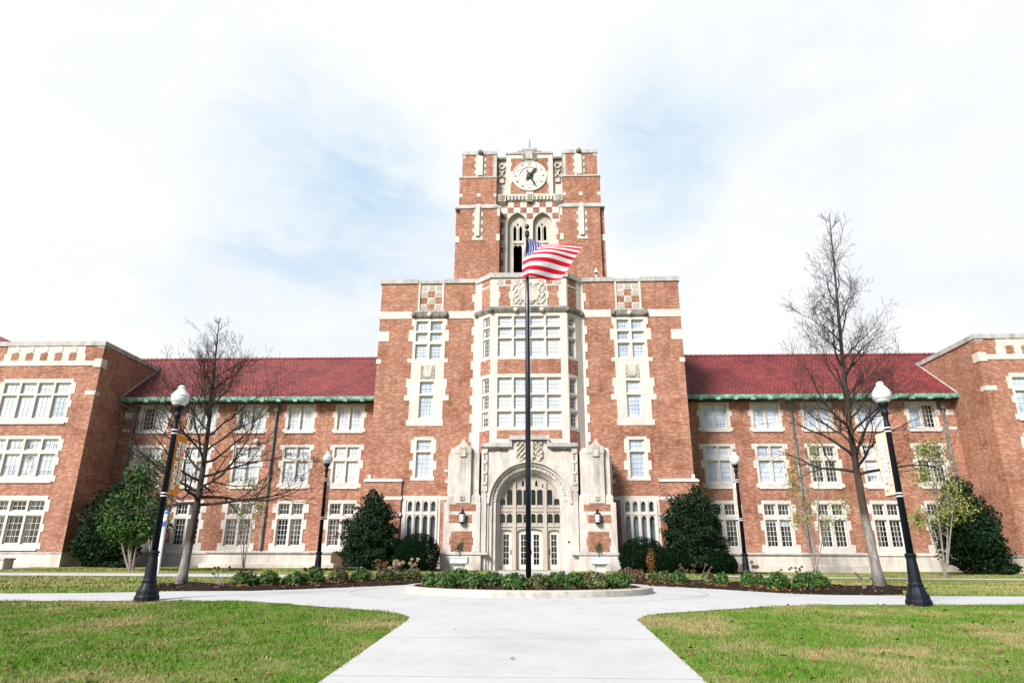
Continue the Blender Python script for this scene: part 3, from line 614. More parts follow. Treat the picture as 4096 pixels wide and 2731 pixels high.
mb.box(-1.26, 1.26, PY-.26, 41.9, 7.05, 7.32); mb.box(-1.24,-1.1,PY-.2,PY,6.62,7.05); mb.box(1.1,1.24,PY-.2,PY,6.62,7.05); at(mb, 'portal_cornice', STG)
mb = MB(); mb.relief(-2.9, -1.3, 6.38, 6.6, PY-.003, .10, 31, 20, False); mb.relief(1.3, 2.9, 6.38, 6.6, PY-.003, .10, 32, 20, False); at(mb, 'carved_frieze', STD)
mb = MB(); mb.relief(-.85, .85, 5.72, 6.95, PY-.004, .16, 12, 36, True, lambda u,v,k: 1.15 if (abs(u-.5) < .16*(1 if v>.3 else math.sqrt(max(0,1-((.3-v)/.25)**2))) and v > .06) else k); at(mb, 'carved_shield', STC)
for s in (-1, 1):
    mb = MB(); mb.box(s*2.60, s*2.97, PY-.1, PY, 3.9, 6.5)
    for z in (4.3, 4.95, 5.6, 6.2): mb.box(s*2.66, s*2.88, PY-.17, PY-.101, z, z+.14)
    at(mb, 'panelled_pilaster', STP)
    mb = MB(); [mb.box(s*2.72, s*2.82, PY-.106, PY-.1005, z, z+.42) for z in (4.46,5.11,5.78)]; mb.box(s*2.72, s*2.86, PY-.106, PY-.1005, 3.5, 3.7); at(mb, 'painted_recesses', STD)  # raised dark plates; the shade of recesses is put into their colour
    mb = MB(); mb.poly([(s*x, z) for x, z in ((2.64,-.9),(2.93,-.9),(2.93,3.75),(2.785,4.0),(2.64,3.75))], [], PY-.12, PY-.001); at(mb, 'pinnacle_shaft', STP)
    # buttress pier
    mb = MB(); mb.box(s*2.98, s*5.20, 40.62, 43, .32, 3.25); mb.box(s*3.0, s*5.05, 40.66, 43, 3.25, 3.62); mb.taper((s*3.0,s*5.05,40.66,43,3.62),(s*3.12,s*4.95,40.80,43,3.76))
    mb.box(s*3.12, s*4.95, 40.80, 42.9, 3.76, 6.3); mb.taper((s*3.12,s*4.95,40.80,42.9,6.3),(s*3.2,s*4.9,40.95,42.9,6.58)); mb.box(s*4.95, s*5.08, 41.0, 42.9, 3.76, 6.15)
    mb.box(s*3.60, s*4.56, 40.56, 40.80, 3.2, 6.2)
    mb.poly([(s*x, z) for x, z in ((3.60,6.2),(4.60,6.2),(4.60,6.62),(4.38,6.72),(4.22,6.9),(4.10,7.12),(3.98,6.9),(3.82,6.72),(3.60,6.62))], [], 40.52, 40.95)
    pier = at(mb, 'buttress_pier', STP)
    mb = MB(); mb.box(s*3.12, s*3.6, 40.785, 40.80, 4.0,4.001); mb.relief(s*3.86, s*4.34, 6.0, 6.62, 40.515, .07, 14, 14, True, lambda u,v,k: 1 if abs(u-.5)<.3 and v<.7 else k*.7); mb.relief(s*3.93,s*4.27,3.32,3.62,40.555,.07,4,8); at(mb, 'carved_shield', STC, pier)
    mb = MB(); mb.box(s*3.92, s*4.07, 40.552, 40.5595, 4.35, 5.9); mb.box(s*4.13, s*4.28, 40.552, 40.5595, 4.35, 5.9); at(mb, 'painted_recesses', STG, pier)  # raised plates in a darker stone, painting the shade of narrow slots
    for (a,b,c,d) in ((3.26,4.87,2.73,3.14),(3.48,4.88,2.04,2.52),(3.46,4.72,.40,1.56),(3.38,4.82,.75,1.2)):
        mb = MB(); mb.box(s*a, s*b, 40.612 if c != .75 else 40.616, 40.7, c, d); at(mb, 'brick_panel', BR2, pier)
    mb = MB(); mb.box(s*2.90, s*5.32, 40.45, 43, -.95, .22); at(mb, 'base_course', STB, pier)
    mb = MB(); mb.taper((s*2.5, s*5.45, 40.38, 42.9, .22),(s*2.5,s*5.42,40.40,42.9,.30)); mb.taper((s*2.5,s*5.42,40.40,42.9,.30),(s*2.6,s*5.25,40.56,42.9,.36)); at(mb, 'water_table', STG, pier)
    mb = MB(); mb.box(s*5.08, s*5.45, 42.6, 43, 4.60, 4.85); mb.taper((s*5.08,s*5.2,42.6,43,4.95),(s*5.08,s*5.5,42.3,43,5.3)); mb.box(s*5.08,s*5.5,42.3,43,5.3,5.42); at(mb, 'corbel', STP)
    mb = MB(); mb.slab(S(s, (5.2,5.7,.25,3.6)), [], 42.99, 43.0) if False else mb.box(s*5.2, s*5.76, 42.97, 42.998, 3.58, 3.82); at(mb, 'string_course', ST)
# tracery screen in the arch
ty = 41.62; hol = []
for a, b in ((-1.80,-1.12),(-.775,.775),(1.12,1.80)):
    hw = (b-a)/2; cxx = (a+b)/2; rise = .10 if hw < .5 else .16
    hol.append([(a,-.66),(b,-.66),(b,1.60)] + [(cxx+hw*math.cos(t), 1.60+rise*math.sin(t)) for t in np.linspace(0, math.pi, 9)[1:-1]] + [(a,1.60)])
lx = [1.68,1.24,.64,.20]; lx = lx + [-v for v in lx]
for x in lx: hol.append(arch_point(x, .165, 2.10, 2.48, .17, 5)); hol.append(arch_point(x, .165, 3.17, 3.97 if abs(x) < 1.5 else 3.42, .12, 5))
for x in (0, .42, -.42, .85, -.85): hol.append(arch_point(x, .075, 4.30 if abs(x) < .8 else 4.22, 4.55 if abs(x)<.8 else 4.36, .12, 4))
scr = [(-1.95,-.8),(1.95,-.8)] + [(1.95*math.cos(t), zc+1.95*math.sin(t)) for t in np.linspace(0, math.pi, 30)]
mb = MB(); mb.poly(scr, hol, ty, ty+.16)
for x in (-.95, .95): mb.box(x-.10, x+.10, ty-.10, ty-.001, -.75, 4.55)
for z, h in ((1.86,.09),(2.78,.16),(2.98,.08)): mb.box(-1.84, -1.05, ty-.06, ty-.0015, z, z+h); mb.box(-.85, .85, ty-.06, ty-.0015, z, z+h); mb.box(1.05, 1.84, ty-.06, ty-.0015, z, z+h)
for x in (-1.46,-.42,0,.42,1.46): mb.box(x-.025, x+.025, ty-.05, ty-.0015, 3.06, 4.1 if abs(x)<1 else 3.7); mb.box(x-.02, x+.02, ty-.05, ty-.0015, 2.0, 2.78)
scrn = at(mb, 'tracery_screen', stone_mat('screen_stone', (.37,.33,.28), (.20,.17,.14), .7, False))
mb = MB(); mb.box(-1.9, 1.9, ty+.17, ty+.18, 1.8, 2.75); mb.add([(x, ty+.175, z) for x, z in scr[2:]] , [tuple(range(30))]); at(mb, 'pane', GL['teal'] if False else GL['black'], scrn)
for cxx, hw, hs in ((-1.46,.34,1),(-.3875,.385,1),(.3875,.385,-1),(1.46,.34,-1)):
    mb = MB(); gx0, gx1 = cxx-.17, cxx+.17; hl = []
    for i in range(2):
        for k in range(5): hl.append((gx0+i*.175+.004, gx0+i*.175+.160, -.33+k*.354+.01, -.33+(k+1)*.354-.018))
    mb.slab([(cxx-hw+.003, cxx+hw-.003, -.655, 1.70)], hl, ty+.03 if False else ty+.165, ty+.215)
    d = at(mb, 'door', DOORW); mb = MB(); mb.box(gx0-.01, gx1+.01, ty+.195, ty+.20, -.34, 1.46); at(mb, 'pane', GL['black'], d)
    mb = MB(); hx = cxx+hs*(hw-.055); mb.box(hx-.025, hx+.025, ty+.15, ty+.164, .25, .55); mb.tube([(hx,ty+.15,.3),(hx,ty+.08,.32),(hx,ty+.08,.48),(hx,ty+.15,.5)], .014, 6); at(mb, 'door_handle', IRON, d)
mb = MB(); mb.box(-1.95, 1.95, 41.84, 41.9, -.9, 5.1); at(mb, 'black_backing', BLK)  # black sheet behind the screen; the indoor darkness is its colour
mb = MB(); mb.box(-2.4, 2.4, 39.9, 41.85, -.95, -.66); mb.box(-2.8, 2.8, 39.5, 39.9, -.95, -.80); at(mb, 'doorstep', ST)
mb = MB(); mb.lathe([(.05,0),(.06,.03),(.02,.04)], (2.33, PY+.07, .97), 10, 'y'); at(mb, 'bell_plate', IRON)

# ---- tower
TX = .06
def tw(mb, name, m, parent=HALL): return at(mb, name, m, parent, dx=TX)
for s in (-1, 1):
    mb = MB(); mb.box(s*2.66, s*5.93, 46.5, 57, 16.5, 26.6); mb.box(s*2.40, s*5.58, 46.2, 46.499, 16.5, 26.6); tw(mb, 'tower_pier', BR)
    mb = MB(); mb.box(s*2.70, s*5.72, 46.5, 57, 27.12, 29.6); tw(mb, 'tower_pier', BR)
    mb = MB(); mb.box(s*2.75, s*5.58, 46.8, 57, 29.95, 32.0); tw(mb, 'tower_pier', BR)
    mb = MB(); mb.taper((s*2.34,s*5.98,46.12,57,26.6),(s*2.34,s*5.98,46.12,57,26.75)); mb.taper((s*2.34,s*5.98,46.12,57,26.75),(s*2.68,s*5.76,46.46,57,27.12)); tw(mb, 'set_off', STG)
    mb = MB(); mb.box(s*2.66,s*5.78,46.44,57,29.6,29.72); mb.taper((s*2.66,s*5.78,46.44,57,29.72),(s*2.75,s*5.60,46.76,57,29.95)); tw(mb, 'set_off', STG)
    mb = MB(); mb.box(s*2.70, s*5.64, 46.72, 47.3, 32.0, 32.32); mb.box(s*5.1, s*5.64, 47.3, 57, 32.0, 32.32); mb.box(s*2.72, s*3.0, 46.775, 46.799, 29.95, 32.0); mb.box(s*5.3,s*5.6,46.775,46.799,31.7,32.0); tw(mb, 'parapet_coping', STG)
    # slim stone fin with quoins, upper and lower stage
    mb = MB(); q = [(3.72,4.44,29.95,32.0)] + [(3.60,4.56,z,z+.3) for z in (30.2,30.8,31.4)]; mb.slab(S(s, *q), [], 46.765, 46.8); mb.box(s*3.86, s*4.30, 46.60, 46.764, 29.95, 31.75); mb.taper((s*3.86,s*4.30,46.6,46.764,31.75),(s*3.95,s*4.2,46.7,46.764,31.95)); tw(mb, 'stone_fin', ST)
    mb = MB(); mb.lathe([(.03,.3),(.16,.26),(.22,.1),(.2,-.05)], (s*4.08, 46.65, 32.12), 10, 'y'); tw(mb, 'gargoyle', STD)
    mb = MB(); q = [(3.86,4.40,23.8,26.6)] + [(3.72,4.54,z,z+.32) for z in (23.8,24.5,25.2,25.9)]; mb.slab(S(s, *q), [], 46.165, 46.2); mb.box(s*3.98, s*4.28, 46.02, 46.164, 24.1, 26.85); mb.taper((s*3.98,s*4.28,46.02,46.164,26.85),(s*4.06,s*4.2,46.12,46.164,27.0)); tw(mb, 'stone_fin', ST)
    for (a,b,c,d,y) in ((3.98,4.29,27.85,28.16,46.5),(2.70,2.92,27.85,28.13,46.5),(5.45,5.74,27.85,28.13,46.5),(2.38,2.66,23.75,24.3,46.2),(5.55,5.95,23.75,24.3,46.49),(2.38,2.6,25.9,26.6,46.2)):
        mb = MB(); mb.box(s*a, s*b, y-.03, y+.2, c, d); tw(mb, 'stone_block', ST)
    # recessed carved strips beside the clock
    mb = MB(); mb.box(s*1.93, s*2.70, 47.25, 48, 27.5, 31.7); st_ = tw(mb, 'recessed_panel', ST)
    mb = MB(); mb.relief(s*1.97, s*2.66, 29.5, 31.6, 47.246, .16, 77, 30, True, lambda u,v,k: (1 if abs(math.hypot((u-.5)*.7,(v-.75)*2.1)-.22)<.07 else (1 if abs(abs(u-.5)*1.2-abs(v-.40)*2.2)<.12 and .2<v<.6 else (.9 if v<.2 and abs(u-.5)<.3 else .0)))); tw(mb, 'carved_tracery', STC, st_)
    mb = MB(); mb.box(s*1.93, s*2.72, 47.0, 47.6, 31.7, 31.88); tw(mb, 'recess_coping', STD, st_)
    mb = MB(); mb.box(s*1.93, s*2.66, 46.72, 47.2, 27.55, 28.2); mb.taper((s*2.0,s*2.6,46.95,47.2,27.35),(s*1.93,s*2.66,46.74,47.2,27.55)); mb.relief(s*2.03,s*2.56,27.62,28.1,46.716,.08,8,12); tw(mb, 'bracket', STC)
# middle of the tower: belfry openings in pointed recesses
rc = [arch_point(x, .78, 16.6, 25.6, 1.06, 10) for x in (-1.02, 1.02)]
mb = MB(); mb.poly([(-2.45,16.5),(2.45,16.5),(2.45,26.0),(2.66,26.0),(2.66,27.66),(-2.66,27.66),(-2.66,26.0),(-2.45,26.0)], rc, 47.0, 47.35)
tw(mb, 'belfry_wall', ST)
hol = []
for x in (-.98, .98):
    for d in (-.235, .235): hol.append(arch_point(x+d, .115, 24.3, 25.35, .28, 5))
    hol.append([(x-.345,21.0),(x+.345,21.0),(x+.345,23.7),(x+.2,23.94),(x,23.8),(x-.2,23.94),(x-.345,23.7)])
    hol.append(arch_point(x, .07, 25.62, 25.75, .12, 4))
mb = MB(); mb.poly([(-2.0,16.6),(2.0,16.6),(2.0,26.9),(-2.0,26.9)], hol, 47.36, 47.6)
for x in (-.98,.98): mb.box(x-.40, x+.40, 47.27, 47.358, 24.02, 24.16); mb.box(x-.03,x+.03,47.30,47.358,24.3,25.5)
tw(mb, 'belfry_tracery', STC)
mb = MB(); mb.box(-2.6, 2.6, 48.4, 48.6, 16.5, 31.8); mb.box(-2.6,-2.3,47.7,48.4,16.5,27); mb.box(2.3,2.6,47.7,48.4,16.5,27); mb.box(-.12,.12,47.65,48.4,16.5,27); tw(mb, 'belfry_backing', BLK)  # black backing boxes; the darkness inside the openings is painted on
mb = MB(); zs = np.arange(17, 26.0, .55); mb.slab([(-2.66,-2.46,16.5,26.02),(2.46,2.66,16.5,26.02)], [], 47.005, 47.3); 
for s in (-1,1):
    for i, z in enumerate(zs[:-1]):
        if i % 2: mb.slab(S(s, (2.12,2.46,z,z+.5)), [], 46.985, 46.999)
        else: mb.slab(S(s, (2.28,2.46,z,z+.5)), [], 46.985, 46.999)
tw(mb, 'brick_edge', BR)
# chequer band
mbb = MB()
for k in range(3):
    for i in range(-6, 7):
        x = i*.52; z = 26.07+k*.53
        if (i+k) % 2 == 0 and abs(x) < 2.5 and not (k == 0 and .3 < abs(x) < 1.9): mbb = MB(); mbb.box(x-.25, x+.25, 46.985, 46.9995, z, z+.5); tw(mbb, 'brick_square', BR2)
# corbel frieze
mb = MB(); mb.box(-1.92, 1.92, 46.86, 47.35, 28.06, 28.22); mb.box(-1.92, 1.92, 46.97, 47.35, 27.66, 28.06)
for i in range(-6, 7):
    if i: mb.box(i*.29-.09, i*.29+.09, 46.80, 46.969, 27.72, 28.06)
mb.box(-.24, .26, 46.72, 46.97, 27.55, 28.3); mb.relief(-.2,.2,27.6,28.2,46.716,.08,6,12); tw(mb, 'corbel_frieze', STC)
# clock panel: stone frame with quoined brick corners
q = [(-1.56,1.56,28.34,29.3),(-1.46,1.46,29.3,29.5),(-1.56,1.56,30.45,31.0),(-1.46,1.46,31.0,31.3),(-1.56,1.56,31.3,31.7)]
mb = MB(); mb.slab([(-1.93,1.93,28.22,32.1)], q, 46.95, 47.35); mb.box(-.28,.28,46.955,47.2,28.22,28.8); mb.box(-.42,.42,46.956,47.2,31.2,31.75); tw(mb, 'clock_surround', ST)
mb = MB(); mb.slab([(-1.6,1.6,28.3,31.75)], [], 46.975, 47.3); tw(mb, 'clock_brick', BR)
mb = MB(); mb.box(-1.98, 1.98, 46.86, 47.4, 32.1, 32.28); mb.box(-1.0, 1.0, 46.84, 47.4, 32.28, 32.42); mb.box(-.62, .62, 46.80, 47.4, 32.42, 32.62); tw(mb, 'parapet_coping', STG)
mb = MB(); mb.relief(-.62,.62,31.5,32.3,46.945,.14,15,26,True,lambda u,v,k: 1 if abs(u-.5)<.22 and v>.1 else k*.8); tw(mb, 'carved_shield', STC)
CZ = 30.0
mb = MB(); mb.lathe([(1.44,-.2),(1.44,.0),(1.41,.04),(1.36,.04),(1.34,.0),(.90,-.0),(.88,.03),(.84,.03),(.82,-.03),(.02,-.03)], (0, 46.90, CZ), 64, 'y'); clk = tw(mb, 'clock_face', stone_mat('clock_stone', (.51,.48,.44), (.40,.36,.31), .5, False))
def text_mesh(body, size, bold=0):
    cu = bpy.data.curves.new('lettering', 'FONT'); cu.body = body; cu.size = size; cu.align_x = 'CENTER'; cu.align_y = 'CENTER'; cu.extrude = .004; cu.offset = bold
    o = bpy.data.objects.new('lettering', cu); C.objects.link(o); dg = bpy.context.evaluated_depsgraph_get(); dg.update()
    me = bpy.data.meshes.new_from_object(o.evaluated_get(dg)); vs = [v.co.copy() for v in me.vertices]; fs = [tuple(p.vertices) for p in me.polygons]
    bpy.data.objects.remove(o); bpy.data.meshes.remove(me); return vs, fs
for i, t in enumerate(['XII','I','II','III','IIII','V','VI','VII','VIII','IX','X','XI']):
    a = R(30*i); vs, fs = text_mesh(t, .25, .006); mb = MB(); k = .7 if len(t) > 3 else .9
    mb.add([(( v.x*k*math.cos(a) + v.y*math.sin(a)) + 1.12*math.sin(a), 46.893-v.z, (-v.x*k*math.sin(a) + v.y*math.cos(a)) + 1.12*math.cos(a) + CZ) for v in vs], fs)
    tw(mb, 'numeral', CLKN, clk)
for name, a, ln, w, y, tail in (('hour_hand', R(38), .98, .085, 46.80, .48), ('minute_hand', R(154), 1.12, .06, 46.76, .5)):
    d = (math.sin(a), math.cos(a)); e = (d[1], -d[0])
    pt = [(-tail, w*1.4), (-tail*.9, w*.6), (0, w*1.5), (.45*ln, w*.9), (.72*ln, w*1.5), (.78*ln, w*.6), (ln, .01)]
    outl = [(t*d[0]+q_*e[0], CZ+t*d[1]+q_*e[1]) for t, q_ in pt] + [(t*d[0]-q_*e[0], CZ+t*d[1]-q_*e[1]) for t, q_ in pt[::-1]]
    mb = MB(); mb.poly(outl, [], y, y+.03)
    if name == 'hour_hand': mb.lathe([(.26,-.09),(.26,.0),(.22,.05),(.05,.07)], (0, 46.82, CZ), 20, 'y')
    tw(mb, name, CLKH, clk)
mb = MB(); mb.box(-2.7, 2.7, 47.4, 57, 31.2, 31.4); mb.box(-5.5,5.5,56.5,57,17,32); tw(mb, 'flat_roof', bpy.data.materials['roofing_felt'])
mb = MB()
for k in range(3):
    a = 2*math.pi*k/3+.5; mb.tube([(.25*math.cos(a), 48+.25*math.sin(a), 31.3), (.02*math.cos(a), 48+.02*math.sin(a), 34.3)], .018, 5)
for i in range(12):
    z = 31.5+i*.23; r = .25*(1-(z-31.3)/3.0)+.01; pr_ = [(r*math.cos(2*math.pi*k/3+.5), 48+r*math.sin(2*math.pi*k/3+.5), z) for k in range(3)]
    z2 = z+.2; r2 = .25*(1-(z2-31.3)/3.0)+.01
    for k in range(3): mb.tube([pr_[k], pr_[(k+1)%3]], .010, 4); mb.tube([pr_[k], (r2*math.cos(2*math.pi*((k+1)%3)/3+.5), 48+r2*math.sin(2*math.pi*((k+1)%3)/3+.5), z2)], .010, 4)
mb.tube([(0,48,34.2),(0,48,34.75)], .014, 5)
tag(tw(mb, 'lattice_mast', plain('mast_paint', (.22,.30,.42), .5), None), 'thin grey lattice mast sticking up behind the clock parapet', 'antenna')

# ---- lanterns, camera, planters
LG = plain('frosted_glass', (.78,.80,.82), .35, .5)
for s, lab in ((-1,'black caged wall lantern on the brick pier left of the arched entrance'), (1,'black caged wall lantern on the brick pier right of the arched entrance')):
    x = OX + s*4.06; t = thing('wall_lantern', (x, 40.4, 2.0), lab, 'lantern', 'lanterns either side of the entrance')
    mb = MB(); mb.lathe([(.02,.68),(.10,.62),(.20,.56),(.20,.53)], (x, 40.4, 2.02), 8); mb.lathe([(.20,.02),(.18,-.04),(.05,-.09),(.015,-.12)], (x, 40.4, 2.06), 8)
    for k in range(8):
        a = 2*math.pi*(k+.5)/8; mb.tube([(x+.185*math.cos(a), 40.4+.185*math.sin(a), 2.04), (x+.185*math.cos(a), 40.4+.185*math.sin(a), 2.56)], .011, 4)
    for z in (2.2, 2.38): mb.lathe([(.19,0),(.19,.02),(.175,.02),(.175,0)], (x, 40.4, z), 8)
    mb.tube([(x,40.62,2.72),(x,40.4,2.78),(x,40.4,2.68)], .02, 6); mb.box(x-.06,x+.06,40.58,40.62,2.6,2.84); mb.build('cage', IRON, t)
    mb = MB(); mb.lathe([(.15,.04),(.16,.1),(.16,.45),(.13,.52)], (x, 40.4, 2.03), 16); mb.build('glass', LG, t, True)
x = OX+4.82; t = thing('security_camera', (x, 43.1, 19.04), 'small white dome camera on a short post on the roof parapet right of the flag', 'camera')
mb = MB(); mb.tube([(x,43.15,19.04),(x,43.15,19.5)], .05, 8); mb.lathe([(.12,.0),(.13,.12),(.07,.22),(.03,.34),(.01,.40)], (x,43.1,19.48), 12); mb.build('housing', plain('white_housing', (.75,.75,.75), .4), t)
mb = MB(); mb.lathe([(.02,-.10),(.09,-.06),(.11,.0)], (x,43.1,19.47), 12); mb.build('dome', IRON, t, True)
MARB = stone_mat('marble', (.58,.59,.60), (.30,.31,.34), .8, False)
for s, lab in ((-1,'square white marble planter in front of the left entrance pier'),(1,'square white marble planter in front of the right entrance pier')):
    x = OX+s*3.96; z0 = zt(x, 38.7)
    t = thing('stone_planter', (x, 38.8, z0), lab, 'planter', 'marble planters flanking the entrance')
    mb = MB(); mb.box(x-.27, x+.27, 38.55, 39.05, z0, z0+.06); mb.taper((x-.22,x+.22,38.58,39.02,z0+.06),(x-.30,x+.30,38.5,39.1,-.32)); mb.build('pedestal', MARB, t)
    mb = MB(); mb.taper((x-.38,x+.38,38.42,39.18,-.32),(x-.48,x+.48,38.32,39.28,-.24)); mb.box(x-.48, x+.48, 38.32, 39.28, -.24, .03); mb.build('basin', MARB, t)
    mb = MB(); mb.box(x-.51, x+.51, 38.29, 39.31, .03, .09); mb.build('rim', MARB, t)

# ------------------------------------------------------------------ foliage
def leaf_mat(name, dark, light, rough=.5, spec=.35, scale=5, trans=.0):
    m, nt, b = mat(name, rough, spec); p = pos(nt)
    L(nt, ramp(nt, noise(nt, p, scale, 3, .7), [(.3, dark), (.7, light)]), b.inputs['Base Color'])
    return m
HOLLY = leaf_mat('holly_leaves', (.002,.007,.003), (.009,.032,.007), .6, .15)
YEW = leaf_mat('yew_leaves', (.002,.007,.003), (.006,.018,.006), .9, .03)
MAG = leaf_mat('glossy_leaves', (.008,.030,.005), (.050,.115,.018), .55, .2)
SHR = leaf_mat('shrub_leaves', (.008,.026,.006), (.075,.145,.028), .5, .25, 7)
SHR2 = leaf_mat('shrub_leaves_olive', (.022,.034,.012), (.12,.135,.04), .5, .3, 6)
SHR3 = leaf_mat('shrub_leaves_brown', (.05,.028,.016), (.18,.11,.06), .6, .2, 6)
ORG = leaf_mat('orange_leaves', (.08,.036,.012), (.24,.125,.035), .6, .2)
OLV = leaf_mat('olive_leaves', (.07,.10,.02), (.30,.30,.08), .5, .3)
DRY = leaf_mat('dry_leaves', (.05,.022,.010), (.26,.13,.055), .8, .1, 9)
FLOW = leaf_mat('dried_flowers', (.30,.20,.11), (.58,.43,.28), .9, .1, 12)
BARK = leaf_mat('bark', (.020,.015,.012), (.055,.043,.036), .9, .1, 7)
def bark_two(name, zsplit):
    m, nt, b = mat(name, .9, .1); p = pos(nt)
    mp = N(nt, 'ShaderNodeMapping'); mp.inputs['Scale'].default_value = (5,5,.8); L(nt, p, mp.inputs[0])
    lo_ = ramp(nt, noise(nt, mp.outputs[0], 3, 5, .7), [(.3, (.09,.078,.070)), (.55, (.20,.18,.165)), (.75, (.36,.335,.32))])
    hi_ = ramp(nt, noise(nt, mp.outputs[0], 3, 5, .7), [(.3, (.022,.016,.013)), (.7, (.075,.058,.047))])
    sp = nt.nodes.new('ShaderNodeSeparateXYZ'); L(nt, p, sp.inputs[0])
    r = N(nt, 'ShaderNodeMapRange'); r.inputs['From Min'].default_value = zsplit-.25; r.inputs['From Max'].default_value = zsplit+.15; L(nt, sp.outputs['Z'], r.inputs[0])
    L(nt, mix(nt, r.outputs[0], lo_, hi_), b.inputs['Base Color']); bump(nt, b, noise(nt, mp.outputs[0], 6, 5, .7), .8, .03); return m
PALE = leaf_mat('pale_bark', (.12,.10,.085), (.27,.235,.20), .85, .1, 6)
def leaves(blobs, n, size, seed, shell=.55, lumps=.25, flat=.0):
    """leaf-sized quads through the volume of lumpy ellipsoids; blobs = (cx,cy,cz,rx,ry,rz)"""
    g = np.random.default_rng(seed); B = np.array(blobs, float); vol = (B[:,3]*B[:,4]*B[:,5])**.75; k = g.choice(len(B), n, p=vol/vol.sum())
    d = g.normal(size=(n,3)); d /= np.linalg.norm(d, axis=1)[:,None]
    r = 1 - shell*g.random(n)**1.6
    ph = g.uniform(0, 6.28, (len(B), 6))
    lump = 1 + lumps*(np.sin(5*d[:,0]+ph[k,0])*np.cos(6*d[:,2]+ph[k,1]) + .6*np.sin(11*d[:,1]+ph[k,2])*np.cos(9*d[:,2]+ph[k,3]))
    P = B[k,:3] + d*B[k,3:]*(r*lump)[:,None]
    nr = d*.9 + g.normal(size=(n,3))*.75; nr /= np.linalg.norm(nr, axis=1)[:,None]
    a = np.cross(nr, g.normal(size=(n,3))); a /= np.linalg.norm(a, axis=1)[:,None]; b = np.cross(nr, a)
    s = size*g.uniform(.6, 1.3, n)[:,None]
    V = np.stack([P-a*s, P-b*s*.45+nr*s*.12, P+a*s, P+b*s*.45+nr*s*.12], 1).reshape(-1,3)
    return V, np.arange(4*n).reshape(n,4)
def branchy(mb, base, h, r, seed, n=5, spread=.5, up=1.0, sides=5):
    g = random.Random(seed)
    for k in range(n):
        a = g.uniform(0, 6.28); p = Vector(base); pts = [p.copy()]; rad = [r]; d = Vector((math.cos(a)*spread, math.sin(a)*spread, up)).normalized()
        for i in range(6):
            d = (d + Vector((g.uniform(-.16,.16), g.uniform(-.16,.16), g.uniform(-.02,.12)))).normalized(); p = p + d*h/6; pts.append(p.copy()); rad.append(r*(1-(i+1)/6.6))
        mb.tube(pts, rad, sides)
def shrub(name, x, y, w, h, mt, label, cat, seed, group=None, n=None, size=.05, blobs=None, stems=4, dz=0, dry=0, dw=None, lumps=.22, shell=.55):
    z = zt(x, y)+dz; t = thing(name, (x, y, z), label, cat, group); r = w/2
    if blobs is None:
        g = random.Random(seed); blobs = [(x, y, z+h*.5, r*.8, r*.8, h*.5)]
        for _ in range(7): a = g.uniform(0, 6.28); blobs.append((x+math.cos(a)*r*.45, y+math.sin(a)*r*.45, z+h*g.uniform(.28,.62), r*g.uniform(.45,.6), r*.55, h*g.uniform(.28,.38)))
    n = n or int(1200 + 4200*w*h)
    V, F = leaves(blobs, n, size, seed, shell, lumps); V[:,2] = np.maximum(V[:,2], z+.02); numesh('foliage', V, F, mt, t)
    mb = MB(); branchy(mb, (x, y, z-.03), h*.75, max(.012, r*.05), seed, stems, .6); mb.build('stems', BARK, t)
    if dry:
        g = np.random.default_rng(seed+5); V, F = leaves([(x, y-.1, z+.08, r*1.05, r*.9, .08)], dry, .06, seed+9, .9, .1); V[:,2] = np.maximum(V[:,2], z+.02); numesh('dry_leaves', V, F, DRY, t)
    return t
YAW, PIT, ROL, FD = R(2.148), R(18.39), R(.22), 1500.0     # camera, also used by px() to turn a measured photo point into a spot on the ground
fwd = Vector((-math.sin(YAW)*math.cos(PIT), math.cos(YAW)*math.cos(PIT), math.sin(PIT))); rt0 = Vector((math.cos(YAW), math.sin(YAW), 0)); up0 = rt0.cross(fwd)
rgt = rt0*math.cos(ROL)+up0*math.sin(ROL); upv = -rt0*math.sin(ROL)+up0*math.cos(ROL)
def px(x, y, Y):
    d = rgt*((x-1176)/FD) + upv*((784-y)/FD) + fwd; return d*(Y/d.y)
def bush(xa, xb, yt, yb, Y, **k):            # photo box + depth -> x, width, height
    a, b = px(xa, yb, Y), px(xb, yb, Y); tp = px((xa+xb)/2, yt, Y); x = (a.x+b.x)/2; return x, Y, abs(b.x-a.x), tp.z - zt(x, Y)
SH = 'evergreen shrubs in the mulch beds'
bl = [(536,590,1312,1352,22.3,'smallest bluish round shrub at the far left end of the left mulch bed',SHR),(590,638,1311,1352,22.6,'round dark green shrub second from the left end of the left mulch bed',SHR),
 (650,702,1315,1350,23.2,'round shrub third from the left end of the left mulch bed',SHR),(697,742,1306,1345,24.2,'shrub partly hiding the foot of the far left lamp post',SHR),
 (752,798,1306,1343,25.2,'olive green shrub just right of the far left lamp post',SHR2),(806,850,1304,1340,26.2,'shrub in front of the tall left holly',SHR),
 (862,908,1306,1337,27.0,'low shrub beside the dried hydrangea in the left bed',SHR2),(912,972,1308,1336,27.6,'wide low shrub at the inner right end of the left bed',SHR2)]
for i, (a,b,c,d,Y,lab,m) in enumerate(bl):
    x,y,w,h = bush(a,b,c,d,Y); shrub('shrub', x, y, w*1.08, max(.5, h), m, lab, 'shrub', 100+i, SH, size=.055, dry=160)
